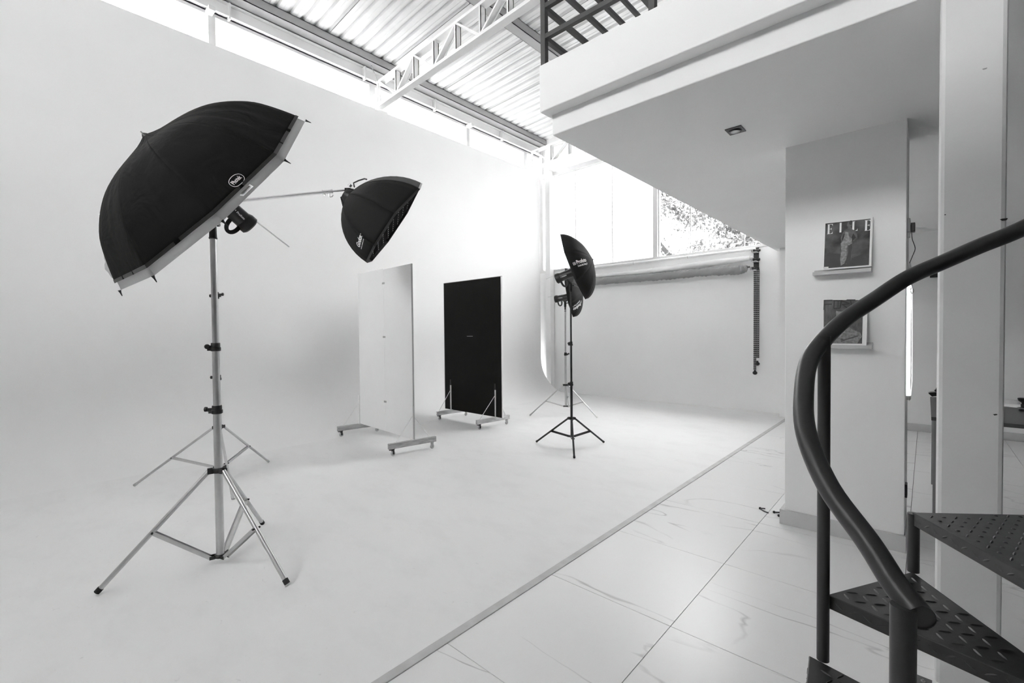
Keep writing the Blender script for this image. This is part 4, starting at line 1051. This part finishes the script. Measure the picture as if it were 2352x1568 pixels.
yy = ty1-.20
g = empty('camera_gear', onY(2150, 910, yy), 'black gear with a flared rim and strap on the table, left of the column', 'camera gear')
MB().prism([onY(x, y, yy) for x, y in ((2132, 903), (2136, 901.5), (2175, 900), (2175, 908), (2150, 909.5), (2140.5, 910.5))], (0, .10, 0)).build('flared_rim', M['black'], g, smooth=0, bevel=.002)
MB().prism([onY(x, y, yy+.02) for x, y in ((2150, 901), (2149, 894), (2153, 889), (2156, 881), (2160, 877), (2176, 877), (2176, 902))], (0, .08, 0)).build('body', M['black'], g, smooth=0, bevel=.003)
MB().ball(onY(2149, 896.5, yy+.03), .010, 10).build('knob', M['black'], g)
MB().tube([onY(x, y, yy+.01) for x, y in ((2152, 892), (2155, 886), (2158, 880), (2162, 878))], .006, 8).build('strap', M['rubber'], g)
pp = [onZ(x, y, TZ+.002) for x, y in ((2300, 932), (2352, 937), (2380, 925), (2300, 920))]
tag(MB().prism(pp, (0, 0, -.0015)).build('paper_sheet', M['ink'], loc=pp[0], smooth=0), 'white sheet of paper on the dark table, right of the column', 'paper')
tp = onZ(2321, 926, TZ+.002); tr_ = MB().lathe(tp, (0, 0, 1), [(0, .062), (.03, .062)], 24)
trl = tr_.build('tape_roll', M['frame'], loc=tp); tag(trl, 'white tape roll lying on the paper sheet, right of the column', 'tape roll')
MB().lathe(tp+Vector((0, 0, .030)), (0, 0, 1), [(0, .030), (.0008, .030)], 20).build('core', M['shelf'], trl)
bh = onZ(2352, 944, TZ); hh = empty('tripod_head', bh, 'black ball head standing on the table at the right picture edge', 'ball head')
MB().lathe(bh, (0, 0, 1), [(0, .030), (.012, .032), (.018, .020), (.024, .036), (.028, .036), (.032, .018), (.055, .020), (.060, .014), (.07, .016), (.085, .034), (.105, .038), (.108, .030)], 20).build('ball_head', M['black'], hh)
MB().lathe(bh+Vector((0, 0, .0235)), (0, 0, 1), [(0, .040), (.004, .040)], 20).build('clamp_ring', M['chrome'], hh)
a = onY(2136, 624, 9.18); b_ = onY(2136, 638, 9.18)
tag(MB().box((a.x, 9.12, b_.z), (a.x+.33, 9.2, a.z)).build('wall_box', M['black'], loc=(a.x+.1, 9.19, a.z), smooth=0, bevel=.003), 'small black box fixed to the far wall, half behind the white column', 'wall box')

# ================================================================== SMALL THINGS ON THE FLOOR
def tie(label, polys, knot):
    c = onZ(*knot, .008); t = empty('cable_tie', Vector((c.x, c.y, 0)), label, 'cable tie', 'black cable ties on the tiles')
    for P in polys: MB().tube(smooth_path([onZ(x, y, .006) for x, y in P], 3), .0052, 8).build('strap', M['black'], t)
    MB().ball(c, .014, 10, (.8, .8, .8)).build('tie_head', M['black'], t, smooth=60)
tie('V-shaped black cable tie on the tiles, farthest left of three beside the pillar', [[(1746, 1167), (1751, 1167), (1757.5, 1167.5)], [(1746, 1168), (1753, 1172.5), (1758, 1175), (1765, 1177.5)]], (1746, 1167))
tie('straight black cable tie on the tiles, between the two V-shaped ones', [[(1777, 1175.5), (1786, 1176), (1796, 1175.8), (1802, 1174)]], (1778, 1175.5))
tie('V-shaped black cable tie touching the skirting of the pillar', [[(1789, 1183), (1795, 1181), (1801, 1180)], [(1789, 1183.5), (1795, 1185), (1800, 1186.5)]], (1789, 1183.5))

# ================================================================== OUTSIDE
tag(box('yard', (-30, 9.85, -.3), (25, 50, -.25), M['ground'], loc=(0, 20, -.3)), kind='structure')
tag(box('yard_front', (-30, -40, -.3), (25, -4.3, -.25), M['ground'], loc=(0, -20, -.3)), kind='structure')
tag(box('yard_side', (-40, -40, -.31), (-7.95, 50, -.26), M['ground'], loc=(-20, 0, -.3)), kind='structure')
tr = empty('tree', (-4.2, 16.5, -.25), 'leafy tree standing outside beyond the right part of the tall window', 'tree')
rt = random.Random(11)
MB().tube([(-4.0, 16.5, -.25), (-4.2, 16.5, 2), (-4.5, 16.4, 4.2), (-4.3, 16.3, 7)], [.24, .2, .16, .08], 10).build('trunk', M['bark'], tr)
br_ = []
for k in range(16):
    z = 3.0+rt.random()*3.5; a = rt.uniform(-PI, PI); L = rt.uniform(1.4, 3.2); p0 = Vector((-4.4, 16.4, z))
    p1 = p0+Vector((math.cos(a)*L*.5, math.sin(a)*L*.35, L*.25)); p2 = p0+Vector((math.cos(a)*L, math.sin(a)*L*.6, L*rt.uniform(.0, .5)))
    MB().tube([p0, p1, p2], [.06, .035, .012], 6).build('branch', M['bark'], tr); br_ += [p1, p2]
p0 = at(1512, 555, 17); p1 = at(1540, 590, 17); MB().tube([at(1500, 545, 17), p0, p1, at(1560, 620, 17)], [.05, .07, .10, .12], 8).build('branch', M['bark'], tr)
lv = MB(); cl_c = []
for k in range(150):
    # crown in clumps, thinner in the lower middle where the sky shows through
    x = rt.uniform(-7.9, -2.0); z = rt.uniform(3.6, 8.6); y = rt.uniform(14.8, 17.8)
    if abs(x+6.4) < .9 and 3.4 < z < 5.5 and rt.random() < .85: continue
    cl_c.append((x, y, z, rt.uniform(.22, .6)))
for cx_, cy_, cz_, cr_ in cl_c:
    for k in range(int(760*cr_)):
        d = Vector((rt.gauss(0, 1), rt.gauss(0, 1), rt.gauss(0, .7)))*cr_*.62; p = Vector((cx_, cy_, cz_))+d
        s_ = rt.uniform(.04, .085); u = Vector((rt.gauss(0, 1), rt.gauss(0, 1), rt.gauss(0, 1))).normalized(); w = u.orthogonal().normalized()
        lv.add([p-u*s_, p+w*s_*.5, p+u*s_, p-w*s_*.5], [(0, 1, 2, 3)])
lo = lv.build('foliage', M['leaf'], tr, smooth=0, fix=False); lo['kind'] = 'stuff'
